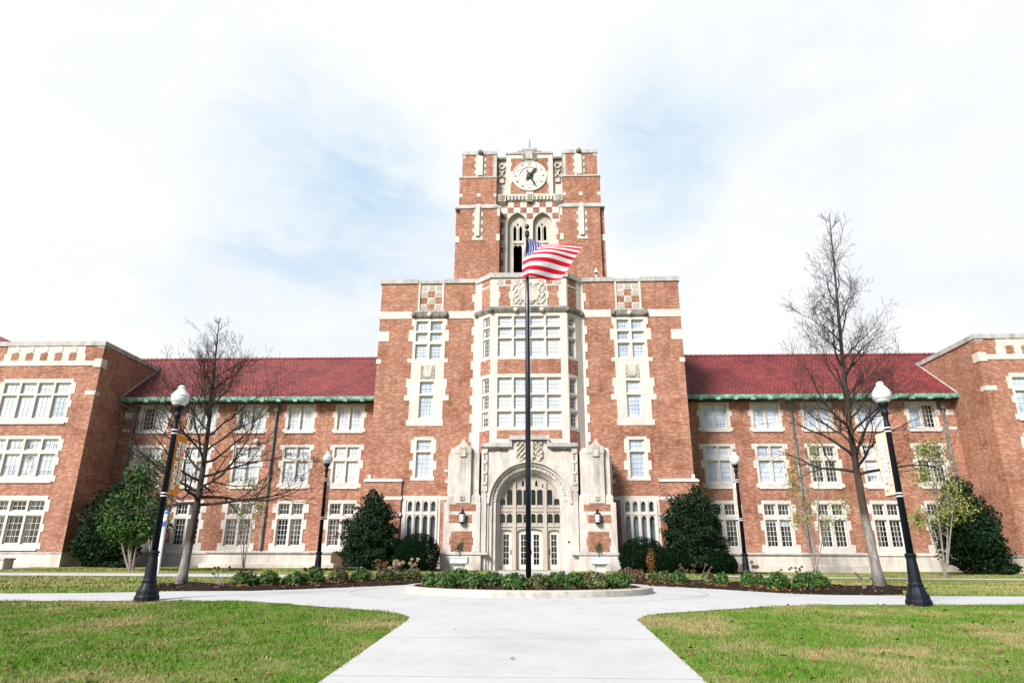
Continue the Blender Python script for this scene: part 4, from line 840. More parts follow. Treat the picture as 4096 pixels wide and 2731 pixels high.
cb = [(770,840,90,175,20.0,'shrub at the far left edge of the round kerbed bed'),(832,942,85,180,19.3,'broad bright green shrub second from the left in the round bed'),(905,985,74,130,22.6,'shrub at the back left of the round bed'),
 (945,1052,90,183,19.0,'bright round shrub left of the flagpole in the front row of the round bed'),(1042,1130,88,150,21.2,'shrub tucked behind the front row just left of the flagpole'),(1130,1240,97,184,18.8,'round shrub standing directly left of the flagpole foot'),
 (1250,1342,110,186,18.7,'loose open shrub directly right of the flagpole foot'),(1330,1432,86,150,21.0,'tall bright shrub right of the flagpole in the middle of the round bed'),(1410,1505,110,180,19.4,'dark shrub in the front row right of the flagpole'),
 (1480,1600,84,160,21.6,'reddish brown shrub at the back right of the round bed'),(1508,1602,125,183,18.9,'olive shrub in the front row of the right half of the round bed'),(1592,1716,96,180,19.6,'large bright shrub at the right edge of the round bed')]
for i, (a,b,c,d,Y,lab) in enumerate(cb):
    f = lambda q: (1000+q/1.12)/1.7415; g_ = lambda q: (2200+q/1.12)/1.7415
    Y = Y-.45 if Y < 20.5 else Y-.2; x,y,w,h = bush(f(a),f(b),g_(c),g_(d),Y); h = px(0,g_(c),Y).z - (-.82); w *= 1.12
    shrub('shrub', x, y, w*1.05, max(.45, h), SHR3 if i == 9 else (SHR2 if i in (6,10) else SHR), lab, 'shrub', 200+i, 'evergreen shrubs inside the round kerb', size=.05, dz=.12, dry=60, n=int(2200+6500*w*h))
f5 = lambda q: (2450+q/3.136)/1.7415; g5 = lambda q: (1900+q/3.136)/1.7415; f6 = lambda q: (3000+q/3.135)/1.7415
br = [(f5(60),f5(300),g5(1160),g5(1340),27.5,'rusty brown shrub at the inner left end of the right bed',SHR3),(f5(240),f5(430),g5(1215),g5(1350),27,'brownish low shrub behind the right edge of the round bed',SHR3),(f5(440),f5(570),g5(1205),g5(1365),26.3,'tan and green shrub in front of the clipped yews on the right',SHR2),
 (f5(570),f5(720),g5(1225),g5(1370),26,'fading brown shrub in front of the right holly',SHR2),(f5(720),f5(960),g5(1235),g5(1375),25.4,'grey green shrub in front of the right holly',SHR),(f5(1120),f5(1290),g5(1265),g5(1390),24.6,'small olive shrub left of the far right lamp post',SHR2),
 (f5(1300),f5(1470),g5(1250),g5(1400),24,'shrub at the foot of the far right lamp post',SHR),(f6(-115),f6(70),g5(1215),g5(1420),23.3,'mid green shrub with yellow tips right of the far right lamp post',SHR),(f6(60),f6(205),g5(1225),g5(1430),22.8,'dark shrub second from the right end of the right bed, left of the two biggest',SHR),
 (f6(228),f6(510),g5(1205),g5(1470),21.6,'big dense green shrub next to last in the right bed',SHR),(f6(540),f6(985),g5(1205),g5(1445),22.2,'largest widest shrub at the right end of the right bed',SHR)]
for i, (a,b,c,d,Y,lab,m) in enumerate(br):
    x,y,w,h = bush(a,b,c,d,Y); shrub('shrub', x, y, w*1.06, max(.5, h), m, lab, 'shrub', 300+i, SH, size=.055, dry=200)
# clipped yews, hollies, evergreen masses
def big(name, box, Y, mt, label, cat, seed, blobs, n, size, group=None, lumps=.18, shell=.5, trunk=.12):
    xa, xb, yt, yb = box; a, b = px(xa, yb, Y), px(xb, yb, Y); x = (a.x+b.x)/2; z0 = zt(x, Y); W = abs(b.x-a.x); H = px((xa+xb)/2, yt, Y).z - z0
    t = thing(name, (x, Y, z0), label, cat, group)
    bb = [(x+u*W, Y+v*W, z0+w*H, ru*W*1.10, ru*W*.9, rw*H*1.05) for u,v,w,ru,rw in blobs]
    V, F = leaves(bb, n, size, seed, shell, lumps); V[:,2] = np.maximum(V[:,2], z0+.03); numesh('crown', V, F, mt, t)
    mb = MB(); mb.tube([(x,Y,z0-.05),(x+.03,Y,z0+H*.4),(x,Y,z0+H*.85)], [trunk,trunk*.7,.02], 8); branchy(mb, (x,Y,z0+H*.1), H*.7, trunk*.4, seed, 7, .7); mb.build('trunk', BARK, t); return t
cone = [(0,0,.16,.44,.16),(0,0,.36,.43,.18),(-.04,0,.54,.36,.18),(.05,0,.70,.29,.16),(0,0,.85,.17,.14),(.25,.0,.30,.22,.12),(-.26,0,.24,.22,.14),(.28,0,.5,.14,.10),(-.24,0,.5,.14,.1)]
big('holly_tree', (782,915,1125,1308), 40.5, HOLLY, 'tall dark conical holly left of the entrance', 'tree', 11, cone, 24000, .09, 'conical hollies beside the central block', .34)
cone2 = [(0,0,.16,.47,.17),(0,0,.36,.44,.18),(-.03,0,.54,.38,.17),(-.10,0,.72,.28,.16),(.18,0,.68,.24,.16),(.10,0,.90,.09,.10),(.33,0,.5,.14,.16),(-.36,0,.40,.12,.12),(.36,0,.22,.2,.16)]
big('holly_tree', (1528,1668,1110,1310), 40.5, HOLLY, 'tall broad dark holly with a pale tip right of the entrance', 'tree', 12, cone2, 26000, .09, 'conical hollies beside the central block', .34)
dome = [(0,0,.44,.48,.54),(-.16,-.1,.36,.36,.44),(.16,-.1,.36,.36,.44)]
big('yew', (908,1006,1224,1312), 39.6, YEW, 'clipped dome-shaped yew against the left group of narrow windows', 'shrub', 13, dome, 17000, .05, 'clipped yews by the entrance', .04, .22)
big('yew', (888,950,1238,1312), 40.9, YEW, 'clipped rounded yew squeezed between the left holly and the dome-shaped yew', 'shrub', 14, dome, 13000, .05, 'clipped yews by the entrance', .04, .22)
big('yew', (1426,1530,1233,1312), 40.0, YEW, 'clipped dome-shaped yew against the right group of narrow windows', 'shrub', 15, dome, 17000, .05, 'clipped yews by the entrance', .04, .22)
big('yew', (1486,1590,1256,1312), 39.6, YEW, 'low clipped yew just right of the orange shrub', 'shrub', 16, dome, 13000, .05, 'clipped yews by the entrance', .04, .22)
big('yew', (1612,1690,1262,1314), 39.7, YEW, 'low clipped yew at the right foot of the broad holly', 'shrub', 17, dome, 11000, .06, 'clipped yews by the entrance', .08, .3)
x,y,w,h = bush(1484,1512,1258,1312,38.9); shrub('shrub', x, y, w, h, ORG, 'narrow orange brown shrub between the clipped yews right of the entrance', 'shrub', 18, size=.05, n=1500)
ev = [(0,0,.3,.46,.3),(-.1,0,.55,.34,.28),(.2,0,.5,.28,.28),(-.28,0,.28,.22,.26),(.05,0,.8,.22,.18)]
big('evergreen_shrub', (165,312,1100,1306), 44.6, HOLLY, 'huge dark evergreen shrub filling the corner beside the left pavilion', 'shrub', 19, ev, 17000, .12, 'dark evergreens in the building corners')
big('evergreen_shrub', (2172,2318,1098,1316), 43.2, HOLLY, 'huge dark evergreen shrub filling the corner beside the right pavilion', 'shrub', 20, [(0,0,.3,.46,.3),(.1,0,.5,.36,.28),(-.2,0,.5,.28,.28),(.28,0,.25,.22,.22),(-.05,0,.82,.22,.18)], 17000, .12, 'dark evergreens in the building corners')
x,y,w,h = bush(2296,2350,1288,1316,42.5); shrub('shrub', x, y, w, h, HOLLY, 'small dark shrub at the foot of the right pavilion corner', 'shrub', 21, size=.09, n=1500)
x,y,w,h = bush(238,300,1290,1306,43.6); shrub('shrub', x, y, w, h*1.1, HOLLY, 'low dark shrub at the foot of the left pavilion corner', 'shrub', 22, size=.09, n=1300)
# multi-stem trees
def multistem(name, base, Y, tips, blobs, mt, n, size, label, seed, bark=PALE, r=.05, lumps=.35, group=None, twigs=0, shell=.9):
    b0 = px(base[0], base[1], Y); z0 = zt(b0.x, Y); t = thing(name, (b0.x, Y, z0), label, 'tree', group); g = random.Random(seed); mb = MB(); ends = []
    for (tx, ty_) in tips:
        e = px(tx, ty_, Y+g.uniform(-.5,.5)); pts = []; rad = []; o = Vector((b0.x+g.uniform(-.08,.08), Y+g.uniform(-.08,.08), z0-.05))
        for i in range(8):
            q = i/7; p = o.lerp(e, q); p.x += math.sin(q*5+seed)*.05*r/.05; p.z += 0; pts.append(p); rad.append(r*(1-q*.75))
        mb.tube(pts, rad, 7)
        for i in range(3, 8):
            for _ in range(2):
                a = g.uniform(0, 6.28); q = pts[i]; l = g.uniform(.5, 1.2); e2 = q+Vector((math.cos(a)*l*.7, math.sin(a)*l*.7, l*g.uniform(.3,.9))); mid_ = q.lerp(e2,.5)+Vector((0,0,-.06)); mb.tube([q, mid_, e2], [rad[i]*.5, rad[i]*.35, .006], 5); ends.append(e2)
                for _k in range(twigs): e3 = e2+Vector((g.uniform(-.4,.4), g.uniform(-.4,.4), g.uniform(-.1,.5))); mb.tube([mid_ if _k%2 else e2, e3], [.008,.004], 4)
    mb.build('trunk', bark, t)
    bb = []
    for (xa, xb, yt, yb, dY) in blobs:
        a, b = px(xa, (yt+yb)/2, Y+dY), px(xb, (yt+yb)/2, Y+dY); u, d = px((xa+xb)/2, yt, Y+dY), px((xa+xb)/2, yb, Y+dY)
        bb.append(((a.x+b.x)/2, Y+dY, (u.z+d.z)/2, abs(b.x-a.x)/2, abs(b.x-a.x)/2*.8, abs(u.z-d.z)/2))
    V, F = leaves(bb, n, size, seed, shell, lumps); numesh('crown', V, F, mt, t); return t
multistem('magnolia_tree', (302,1311), 37.6, [(262,1170),(300,1150),(335,1160),(320,1110)], [(228,290,1150,1250,-.2),(262,330,1180,1255,-.6),(232,300,1130,1215,0),(270,350,1110,1200,.4),(310,385,1120,1215,0),(250,330,1170,1232,-.5),(300,372,1190,1245,-.5),(330,392,1180,1240,.3),(286,360,1060,1150,.6)], MAG, 9500, .11, 'leafy green multi-stemmed tree between the left pavilion and the near left lamp post', 41, r=.07, lumps=.3)
multistem('crape_myrtle', (352,1309), 43, [(330,1080),(352,1040),(372,1060),(340,1010)], [(312,360,1010,1100,0),(340,395,1020,1110,0),(322,380,1080,1150,.3)], leaf_mat('greygreen_leaves', (.05,.07,.035), (.16,.19,.09), .6, .2), 1500, .08, 'sparse grey green tree rising behind the magnolia near the left pavilion', 42, r=.05, twigs=3)
multistem('crape_myrtle', (560,1309), 38.9, [(540,1150),(556,1130),(575,1150),(590,1120),(566,1100)], [(530,575,1150,1200,0),(575,615,1120,1210,0),(545,600,1090,1130,.2)], OLV, 620, .07, 'slender pale-stemmed young tree with a few leaves against the left wing', 43, r=.03, twigs=4, group='young crape myrtles')
multistem('crape_myrtle', (1872,1316), 41.0, [(1825,1130),(1850,1050),(1882,1040),(1905,1150),(1840,1000)], [(1795,1850,1040,1180,0),(1830,1880,1130,1190,0),(1870,1930,1170,1230,0),(1905,1965,1120,1200,0),(1800,1870,1165,1225,-.3),(1840,1900,1000,1090,.3)], OLV, 1700, .075, 'thin pale-stemmed tree with scattered olive leaves in front of the right wing', 44, r=.045, twigs=5, group='young crape myrtles')
multistem('crape_myrtle', (2166,1318), 39.0, [(2120,1150),(2150,1060),(2185,1060),(2135,1000),(2200,1120)], [(2090,2150,1060,1130,0),(2110,2180,1000,1080,0),(2150,2215,1080,1160,0),(2080,2150,1160,1230,-.3),(2130,2210,1140,1215,0),(2170,2240,1130,1200,0),(2090,2160,1010,1060,.4)], OLV, 3300, .085, 'two-stemmed olive leafed tree in front of the right pavilion corner', 45, r=.06, twigs=4)
# bare oaks
def bare_tree(name, x, y, H, r0, lean, seed, label, zsplit, lower, spread, curve, nbr=26, up0=.05, up1=1.0, pw=.75):
    z0 = zt(x, y); t = thing(name, (x, y, z0), label, 'tree'); g = random.Random(seed); mb = MB(); tr = MB()
    pts = []; rad = []; n = 22
    for i in range(n+1):
        q = i/n; pts.append(Vector((x+curve(q), y+.15*math.sin(q*6), z0-.05+H*q))); rad.append(r0*(1-.93*q**.8)*(1+.40*math.exp(-q*40)))
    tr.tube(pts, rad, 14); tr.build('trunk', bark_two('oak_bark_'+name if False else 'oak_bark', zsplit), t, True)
    def limb(p, d, l, r, lvl):
        seg = 8 if lvl < 1 else (6 if lvl < 2 else (4 if lvl == 2 else 3)); ps = [p.copy()]; rs = [r]; q = p.copy(); dd = d.copy()
        for i in range(seg):
            dd = (dd + Vector((g.uniform(-.30,.30), g.uniform(-.30,.30), g.uniform(-.20,.30)))).normalized(); q = q + dd*l/seg; ps.append(q.copy()); rs.append(max(.004, r*(1-.8*(i+1)/seg)))
            if lvl < 4 and (i > 0 or lvl > 0):
                for _ in range(2 if lvl < 2 else 1):
                    if g.random() < (.62 if lvl < 1 else (.60 if lvl < 2 else .36)):
                        ax = dd.orthogonal().normalized(); ax.rotate(Matrix.Rotation(g.uniform(0,6.28), 3, dd)); nd = (dd*1.0 + ax*g.uniform(.55,1.0) + Vector((0,0,.12))).normalized()
                        limb(q.copy(), nd, l*g.uniform(.34,.60), max(.005, rs[-1]*.60), lvl+1)
        mb.tube(ps, rs, 6 if lvl < 1 else (5 if lvl < 2 else 3), cap=False)
    nb = nbr
    for i in range(nb):
        q = lower + (0.97-lower)*(i/(nb-1))**1.3; k = q*n; a_ = int(k); p = pts[a_].lerp(pts[min(n,a_+1)], k-a_); a = i*2.4+g.uniform(-.4,.4)
        ln = spread*H*(1-q)**pw*g.uniform(.7,1.15)+.3; upw = up0 + (up1-up0)*((q-lower)/(1-lower))**.7
        limb(p, Vector((math.cos(a), math.sin(a)*.9, upw)).normalized(), ln, max(.016, r0*(1-.93*q**.8)*.52), 0 if q < .75 else 1)
    mb.build('branches', BARK, t); return t
bt = px(412,1342,24.0); tl = px(517,700,24.0)
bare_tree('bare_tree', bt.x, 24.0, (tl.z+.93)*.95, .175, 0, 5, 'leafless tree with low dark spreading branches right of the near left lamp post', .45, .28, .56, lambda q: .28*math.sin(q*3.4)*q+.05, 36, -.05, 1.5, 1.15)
bt = px(2022,1345,24.4); tl = px(1900,488,24.4)
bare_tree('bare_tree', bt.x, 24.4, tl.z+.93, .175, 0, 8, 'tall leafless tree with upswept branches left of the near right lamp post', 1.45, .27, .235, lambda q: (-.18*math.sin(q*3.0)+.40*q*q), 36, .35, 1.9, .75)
# dried hydrangeas
def hydrangea(xa, xb, yt, yb, Y, nh, label, seed, mt=FLOW, s=.085):
    x,y,w,h = bush(xa,xb,yt,yb,Y); z = zt(x,y); t = thing('hydrangea', (x,y,z), label, 'plant', 'dried hydrangeas in the mulch beds'); g = random.Random(seed); heads = []; mb = MB()
    for k in range(nh):
        e = Vector((x+g.uniform(-w/2,w/2), y+g.uniform(-.3,.3), z+h*g.uniform(.62,1))); mb.tube([(x+g.uniform(-.1,.1),y,z-.02), (x*.5+e.x*.5,y,z+h*.4), e], [.012,.009,.006], 4); heads.append((e.x,e.y,e.z,s,s,s*.8))
    mb.build('stems', PALE, t); V, F = leaves(heads, nh*70, .03, seed, .6, .1); numesh('flower_heads', V, F, mt, t)
hydrangea(893,925,1284,1330,27.2,9,'dried hydrangea with big pale heads in front of the clipped yews on the left',61)
hydrangea(938,962,1284,1318,28.5,5,'dried hydrangea with a few pale heads just left of the round bed',62)
hydrangea(860,885,1286,1325,28.2,13,'dried hydrangea with orange brown heads in front of the left holly',63,DRY)
hydrangea(478,540,1298,1340,22.9,9,'twiggy dried hydrangea beside the left bare tree',64,DRY,.04)
hydrangea(690,760,1300,1325,28.0,10,'row of dried brown flower heads behind the left mulch bed',65,DRY,.06)
hydrangea(1700,1745,1290,1325,28.2,8,'dried hydrangea with orange heads at the foot of the broad right holly',66,ORG,.08)
hydrangea(1560,1640,1296,1325,28.0,9,'dried hydrangea with small brown heads left of the far right lamp post',67,ORG,.05)
hydrangea(1790,1850,1300,1320,29.0,8,'low dried seed heads behind the two biggest right shrubs',68,DRY,.05)
hydrangea(2030-70,2030-20,1312,1345,22.8,6,'bare pale twigs beside the right bare tree',69,PALE,.02)
for s, lab in ((-1,'small leafy shrub growing in the left marble planter'),(1,'small leafy shrub growing in the right marble planter')):
    x = OX+s*3.93; t = thing('potted_shrub', (x,38.8,.03), lab, 'plant', 'shrubs in the marble planters')
    V, F = leaves([(x,38.8,.50,.20,.2,.22),(x+.05,38.8,.75,.14,.14,.2),(x-.08,38.8,.62,.16,.16,.18)], 420, .055, 70+s, .7, .4); numesh('foliage', V, F, SHR2, t)
    mb = MB(); branchy(mb, (x,38.8,.03), .55, .015, 71, 4, .25); mb.build('stems', BARK, t)

# ------------------------------------------------------------------ grass blades, fallen leaves
from bisect import bisect
lft = [(p[0],p[1]) for p in left]; 
def inpoly(X, Y, poly):
    ins = np.zeros(len(X), bool); j = len(poly)-1
    for i in range(len(poly)):
        xi, yi = poly[i]; xj, yj = poly[j]
        c = ((yi > Y) != (yj > Y)) & (X < (xj-xi)*(Y-yi)/((yj-yi) if yj != yi else 1e-9)+xi); ins ^= c; j = i
    return ins
pav = left+leftf+rightf+right
def blades(n, y0, y1, h, w, seed, slope=.72, X0=None):
    g = np.random.default_rng(seed); Y = y0+(y1-y0)*g.random(n)**.8; X = (g.random(n)*2-1)*(Y*.82+1.5) - .05*Y
    m = ~inpoly(X+g.normal(0,.025,n), Y+g.normal(0,.03,n), pav) & ~inpoly(X, Y, bedL) & ~inpoly(X, Y, bedR) & ~((Y > 30.6) & (Y < 37) & (np.abs(X) > 9)) & ~((Y > 34) & (X < -30)); X, Y = X[m], Y[m]; n = len(X); Z = ztv(X, Y); h = h*(.85+.45*np.sin(X*3.1+np.sin(Y*2.3)*2)*np.cos(Y*2.7+np.sin(X*1.7)*2))
    a = g.uniform(0, 6.28, n); hh = h*g.uniform(.5,1.35,n); ww = w*g.uniform(.7,1.3,n)*(1+Y/18); lx_, ly_ = g.normal(0,.5,n)*hh, g.normal(0,.5,n)*hh
    V = np.stack([np.stack([X-np.cos(a)*ww, Y-np.sin(a)*ww, Z-.005],1), np.stack([X+np.cos(a)*ww, Y+np.sin(a)*ww, Z-.005],1), np.stack([X+lx_, Y+ly_, Z+hh],1)], 1).reshape(-1,3)
    return V, np.arange(3*n).reshape(n,3)
V, F = blades(330000, 6.6, 16.6, .046, .0042, 3); V2, F2 = blades(120000, 18.5, 42, .06, .009, 4); F2 = F2+len(V); V = np.concatenate([V, V2]); F = np.concatenate([F, F2])
tag(numesh('grass', V, F, BLADE), 'short green and straw coloured grass of the front lawns', 'grass', kind='stuff')
def scatter(n, fn, size, seed):
    g = np.random.default_rng(seed); XY = fn(g, n); n = len(XY); Z = ztv(XY[:,0], XY[:,1]); s = size*g.uniform(.5,1.4,n)[:,None]; a = g.uniform(0,6.28,n)
    ax = np.stack([np.cos(a), np.sin(a), g.uniform(-.5,.5,n)],1); bx = np.stack([-np.sin(a), np.cos(a), g.uniform(-.4,.6,n)],1); P = np.stack([XY[:,0], XY[:,1], Z+.035],1)
    V = np.stack([P-ax*s, P-bx*s*.5, P-ax*s*-.25-bx*s*.3, P+ax*s, P+bx*s*.55+ax*s*.1, P-ax*s*.3+bx*s*.25], 1).reshape(-1,3); return V, np.arange(6*n).reshape(n,6)
def lawnxy(g, n):
    Y = 6.8+9.4*g.random(n)**.9; X = (g.random(n)*2-1)*(Y*.8+1); m = ~inpoly(X, Y, pav); return np.stack([X,Y],1)[m]
V, F = scatter(1150, lawnxy, .042, 31); tag(numesh('fallen_leaves', V, F, DRY), 'scattered brown oak leaves lying on the front lawns', 'leaves', kind='stuff')
def bedxy(g, n):
    X = g.uniform(-12.5, 12.8, n); Y = g.uniform(19.8, 27.5, n); m = inpoly(X, Y, bedL) | inpoly(X, Y, bedR); return np.stack([X,Y],1)[m]
LIT = leaf_mat('bed_leaves', (.05,.024,.012), (.22,.11,.06), .8, .1, 9); V, F = scatter(1300, bedxy, .055, 32); V[:,2] += .07; tag(numesh('bed_litter', V, F, LIT), 'russet leaf litter on the mulch beds', 'leaves', kind='stuff')
V, F = scatter(2, lambda g, n: np.array([[-.33,9.3],[-1.4,11.9]]), .05, 33); tag(numesh('leaf', V, F, DRY), 'pair of brown leaves lying on the pale front path', 'leaf')

# ------------------------------------------------------------------ street lamps, banners, flagpole, flag, call post
GLB = bpy.data.materials.new('lamp_globe'); GLB.use_nodes = True; b_ = GLB.node_tree.nodes['Principled BSDF']; b_.inputs['Base Color'].default_value = (.60,.62,.64,1); b_.inputs['Roughness'].default_value = .18; b_.inputs['Coat Weight'].default_value = .6
BAND = plain('pale_band', (.62,.64,.66), .4)
def lamp(x, y, label):
    z = zt(x, y); t = thing('street_lamp', (x, y, z), label, 'street lamp', 'globe lamp posts along the walks'); H = 5.2
    mb = MB(); mb.lathe([(.27,-.05),(.27,.10),(.255,.13),(.245,.14),(.24,.22),(.225,.24),(.21,.27),(.20,.29),(.155,.40),(.165,.42),(.165,.45),(.145,.47),(.135,.50),(.12,.80),(.10,1.0),(.115,1.01),(.115,1.035),(.095,1.05),(.125,1.07),(.125,1.10),(.095,1.13)], (x,y,z), 16); mb.build('base', IRON, t, False)
    mb = MB(); mb.lathe([(.082,1.10),(.062,4.02),(.068,4.03),(.068,4.12),(.058,4.14),(.052,4.30),(.075,4.36),(.085,4.40),(.085,4.44),(.06,4.47),(.075,4.53),(.115,4.58),(.13,4.62),(.13,4.66)], (x,y,z), 16); pole = mb.build('pole', IRON, t, True)
    for zz in (2.39, 2.46, 3.93, 4.02): mb = MB(); mb.lathe([(.074,zz),(.078,zz+.01),(.078,zz+.022),(.07,zz+.03)], (x,y,z), 16); mb.build('band', BAND, pole)
    mb = MB(); mb.lathe([(.12,4.655),(.155,4.69),(.19,4.75),(.212,4.83),(.215,4.90)], (x,y,z), 24)
    mb.lathe([(.222,4.90),(.222,4.915),(.18,4.97),(.17,4.985),(.165,5.0),(.115,5.06),(.105,5.08),(.075,5.10),(.09,5.13),(.085,5.16),(.035,5.20)], (x,y,z), 24); 
    for zz in (4.76,4.80,4.84): mb.lathe([(.205,zz),(.219,zz+.008),(.205,zz+.016)], (x,y,z), 24)
    mb.build('globe', GLB, t, True)
    mb = MB(); mb.lathe([(.035,5.19),(.03,5.22),(.012,5.24),(.02,5.26),(.002,5.29)], (x,y,z), 10); mb.build('finial', IRON, t)
    mb = MB(); mb.tube([(x,y+.05,z+4.0),(x,y+.66,z+4.0)], .012, 6); mb.build('banner_arm', IRON, t); mb = MB(); mb.tube([(x,y+.05,z+2.44),(x,y+.66,z+2.44)], .012, 6); mb.build('banner_arm', IRON, t)
    return z
def banner(x, y, base, let, label, side):
    z = zt(x, y); zt0, zb0 = z+3.97, z+2.47; y0, y1 = y+.09, y+.64
    t = thing('banner', (x, y, zb0), label, 'banner', 'banners hanging from the lamp posts')
    mb = MB(); nn = 14
    for k, (dx) in enumerate((0,)):
        vs = []; 
        for i in range(nn+1):
            for j_ in range(3): q = i/nn; vs.append((x+.02*math.sin(q*5+j_)*math.sin(q*math.pi), y0+(y1-y0)*j_/2, zb0+(zt0-zb0)*q))
        mb.add(vs, [(i*3+j_, i*3+j_+1, (i+1)*3+j_+1, (i+1)*3+j_) for i in range(nn) for j_ in range(2)])
    c = mb.build('cloth', base, t)
    sol = c.modifiers.new('t', 'SOLIDIFY'); sol.thickness = .006; sol.offset = 0
    # lettering reads down the banner on the face turned to the path
    for line, off, size, L_ in (('BIG ORANGE', .38 if side > 0 else .17, .20, 1.06), ('BIG IDEAS', .17 if side > 0 else .38, .26, 1.2)):
        vs, fs = text_mesh(line, size, .010 if 'IDEAS' in line else .006); w = max(v.x for v in vs)-min(v.x for v in vs); k = L_/w
        mb = MB(); zc_ = (zt0+zb0)/2 + (.03 if line == 'BIG ORANGE' else -.03)
        # text x runs down; letter tops point away from the camera on the left post, towards the pole on the right post
        mb.add([(x+side*(.026+v.z), y0+off+v.y*.95*side, zc_-v.x*k) for v in vs], fs)
        mb.build('lettering', let, t)
ORB = plain('orange_cloth', (.62,.22,.035), .8, .1); WHL = plain('white_print', (.80,.78,.74), .8, .1); PNK = plain('faded_orange_cloth', (.78,.52,.38), .8, .1); ORL = plain('orange_print', (.75,.30,.08), .8, .1)
NL, NR, FL_, FR_ = (-9.15,16.1), (8.58,16.12), (-8.82,27.5), (8.36,28.0)
lamp(*NL, 'near black lamp post on the left with an orange banner'); lamp(*NR, 'near black lamp post on the right with a faded peach banner')
lamp(*FL_, 'far black lamp post standing left of the tall dark holly'); lamp(*FR_, 'far black lamp post standing right of the broad holly')
banner(*NL, ORB, WHL, 'bright orange banner with white lettering on the near left lamp post', 1)
banner(*NR, PNK, WHL, 'faded peach banner with white lettering on the near right lamp post', -1)
banner(*FL_, WHL, ORL, 'narrow white and orange banner on the far left lamp post', 1)
banner(*FR_, WHL, PNK, 'pale washed-out banner on the far right lamp post', -1)
# flagpole
fx, fy = -.26, 21.0
t = thing('flagpole', (fx,fy,-.85), 'tall dark metal flagpole standing in the round shrub bed in front of the entrance', 'flagpole')
POLE = plain('dark_bronze', (.006,.010,.022), .32, .5, var=.3, scale=1.5)
mb = MB(); mb.lathe([(.085,-.95),(.085,6.2),(.075,8.0),(.045,11.0)], (fx,fy,0), 20); mb.build('shaft', POLE, t, True)
mb = MB(); mb.lathe([(.16,-.95),(.16,-.78),(.11,-.70),(.09,-.66)], (fx,fy,0), 20); mb.build('collar', POLE, t)
mb = MB(); mb.lathe([(.055,10.92),(.085,10.96),(.085,11.12),(.05,11.16)], (fx,fy,0), 12); mb.build('truck', POLE, t)
mb = MB(); mb.tube([(fx,fy,11.1),(fx,fy,11.3)], .012, 6); mb.lathe([(.012,11.22),(.06,11.26),(.085,11.33),(.06,11.40),(.012,11.43)], (fx,fy,0), 14); mb.build('finial_ball', POLE, t, True)
mb = MB(); mb.tube([(fx+.09,fy-.05,11.0),(fx+.10,fy-.12,8.9),(fx+.1,fy-.12,4),(fx+.09,fy-.1,.5)], .006, 4); mb.box(fx-.13,fx+.13,fy-.12,fy-.06,8.1,8.3) if False else None; mb.build('halyard', plain('rope', (.3,.3,.3), .9), t)
# flag: control net (u along the fly, v down the hoist)
U_ = [0,.4,.7,1]; Vv = [0,.54,1]
net = [[(-.19,10.86),(.36,10.62),(.86,10.45),(1.78,10.46)],[(-.34,10.09),(-.06,10.08),(.70,10.04),(1.40,9.90)],[(-.41,9.26),(-.16,9.30),(.40,9.24),(.97,9.22)]]
def interp(ts, vals, t):
    for i in range(len(ts)-1):
        if t <= ts[i+1] or i == len(ts)-2:
            k = (t-ts[i])/(ts[i+1]-ts[i]); p0 = vals[max(i-1,0)]; p1, p2 = vals[i], vals[i+1]; p3 = vals[min(i+2, len(vals)-1)]
            return tuple(.5*((2*b)+(c-a)*k+(2*a-5*b+4*c-d)*k*k+(-a+3*b-3*c+d)*k**3) for a,b,c,d in zip(p0,p1,p2,p3))
vs = []; nu, nv = 60, 39; uv = []
for jv in range(nv+1):
    for iu in range(nu+1):
        u, v = iu/nu, jv/nv; row = [interp(Vv, [net[r][c] for r in range(3)], v) for c in range(4)]; X_, Z_ = interp(U_, row, u)
        yy = fy - .05 + .22*math.sin(u*7+v*2.2)*u - .25*u + .10*math.sin(v*5+u*3)*(u+.2)
        vs.append((X_-.05, yy, Z_)); uv.append((u, 1-v))
mb = MB(); mb.add(vs, [(j_*(nu+1)+i, (j_+1)*(nu+1)+i, (j_+1)*(nu+1)+i+1, j_*(nu+1)+i+1) for j_ in range(nv) for i in range(nu)])
m_, nt_, b_ = mat('flag_cloth', .75, .1)
tc = nt_.nodes.new('ShaderNodeUVMap'); tc.uv_map = 'UVMap'; sp_ = nt_.nodes.new('ShaderNodeSeparateXYZ'); L(nt_, tc.outputs[0], sp_.inputs[0])
def M(op, a, b=None):
    n = nt_.nodes.new('ShaderNodeMath'); n.operation = op
    for i, q in enumerate((a, b)):
        if q is None: continue
        if hasattr(q, 'links'): L(nt_, q, n.inputs[i])
        else: n.inputs[i].default_value = q
    return n.outputs[0]
u_, v_ = sp_.outputs['X'], sp_.outputs['Y']
stripe = M('LESS_THAN', M('MODULO', M('FLOOR', M('MULTIPLY', v_, 12.9999)), 2), .5)
canton = M('MULTIPLY', M('LESS_THAN', u_, .4), M('GREATER_THAN', v_, 6/13))
su = M('MULTIPLY', u_, 6/.4*.95); sv = M('MULTIPLY', M('SUBTRACT', v_, 6/13), 5/(7/13)*.97)
def stars(off):
    a = M('SUBTRACT', M('FRACT', M('ADD', su, off)), .5); b = M('SUBTRACT', M('FRACT', M('ADD', sv, off)), .5)
    return M('LESS_THAN', M('ADD', M('MULTIPLY', a, a), M('MULTIPLY', M('MULTIPLY', b, b), .55)), .022)
star = M('MAXIMUM', stars(0.0), stars(.5))
c_ = mix(nt_, stripe, (.66,.66,.69), (.56,.010,.030)); cc = mix(nt_, star, (.035,.04,.19), (.75,.75,.82)); L(nt_, mix(nt_, canton, c_, cc), b_.inputs['Base Color'])
tr_ = nt_.nodes.new('ShaderNodeBsdfTranslucent'); L(nt_, mix(nt_, canton, c_, cc), tr_.inputs['Color']); ms = nt_.nodes.new('ShaderNodeMixShader'); ms.inputs[0].default_value = .35
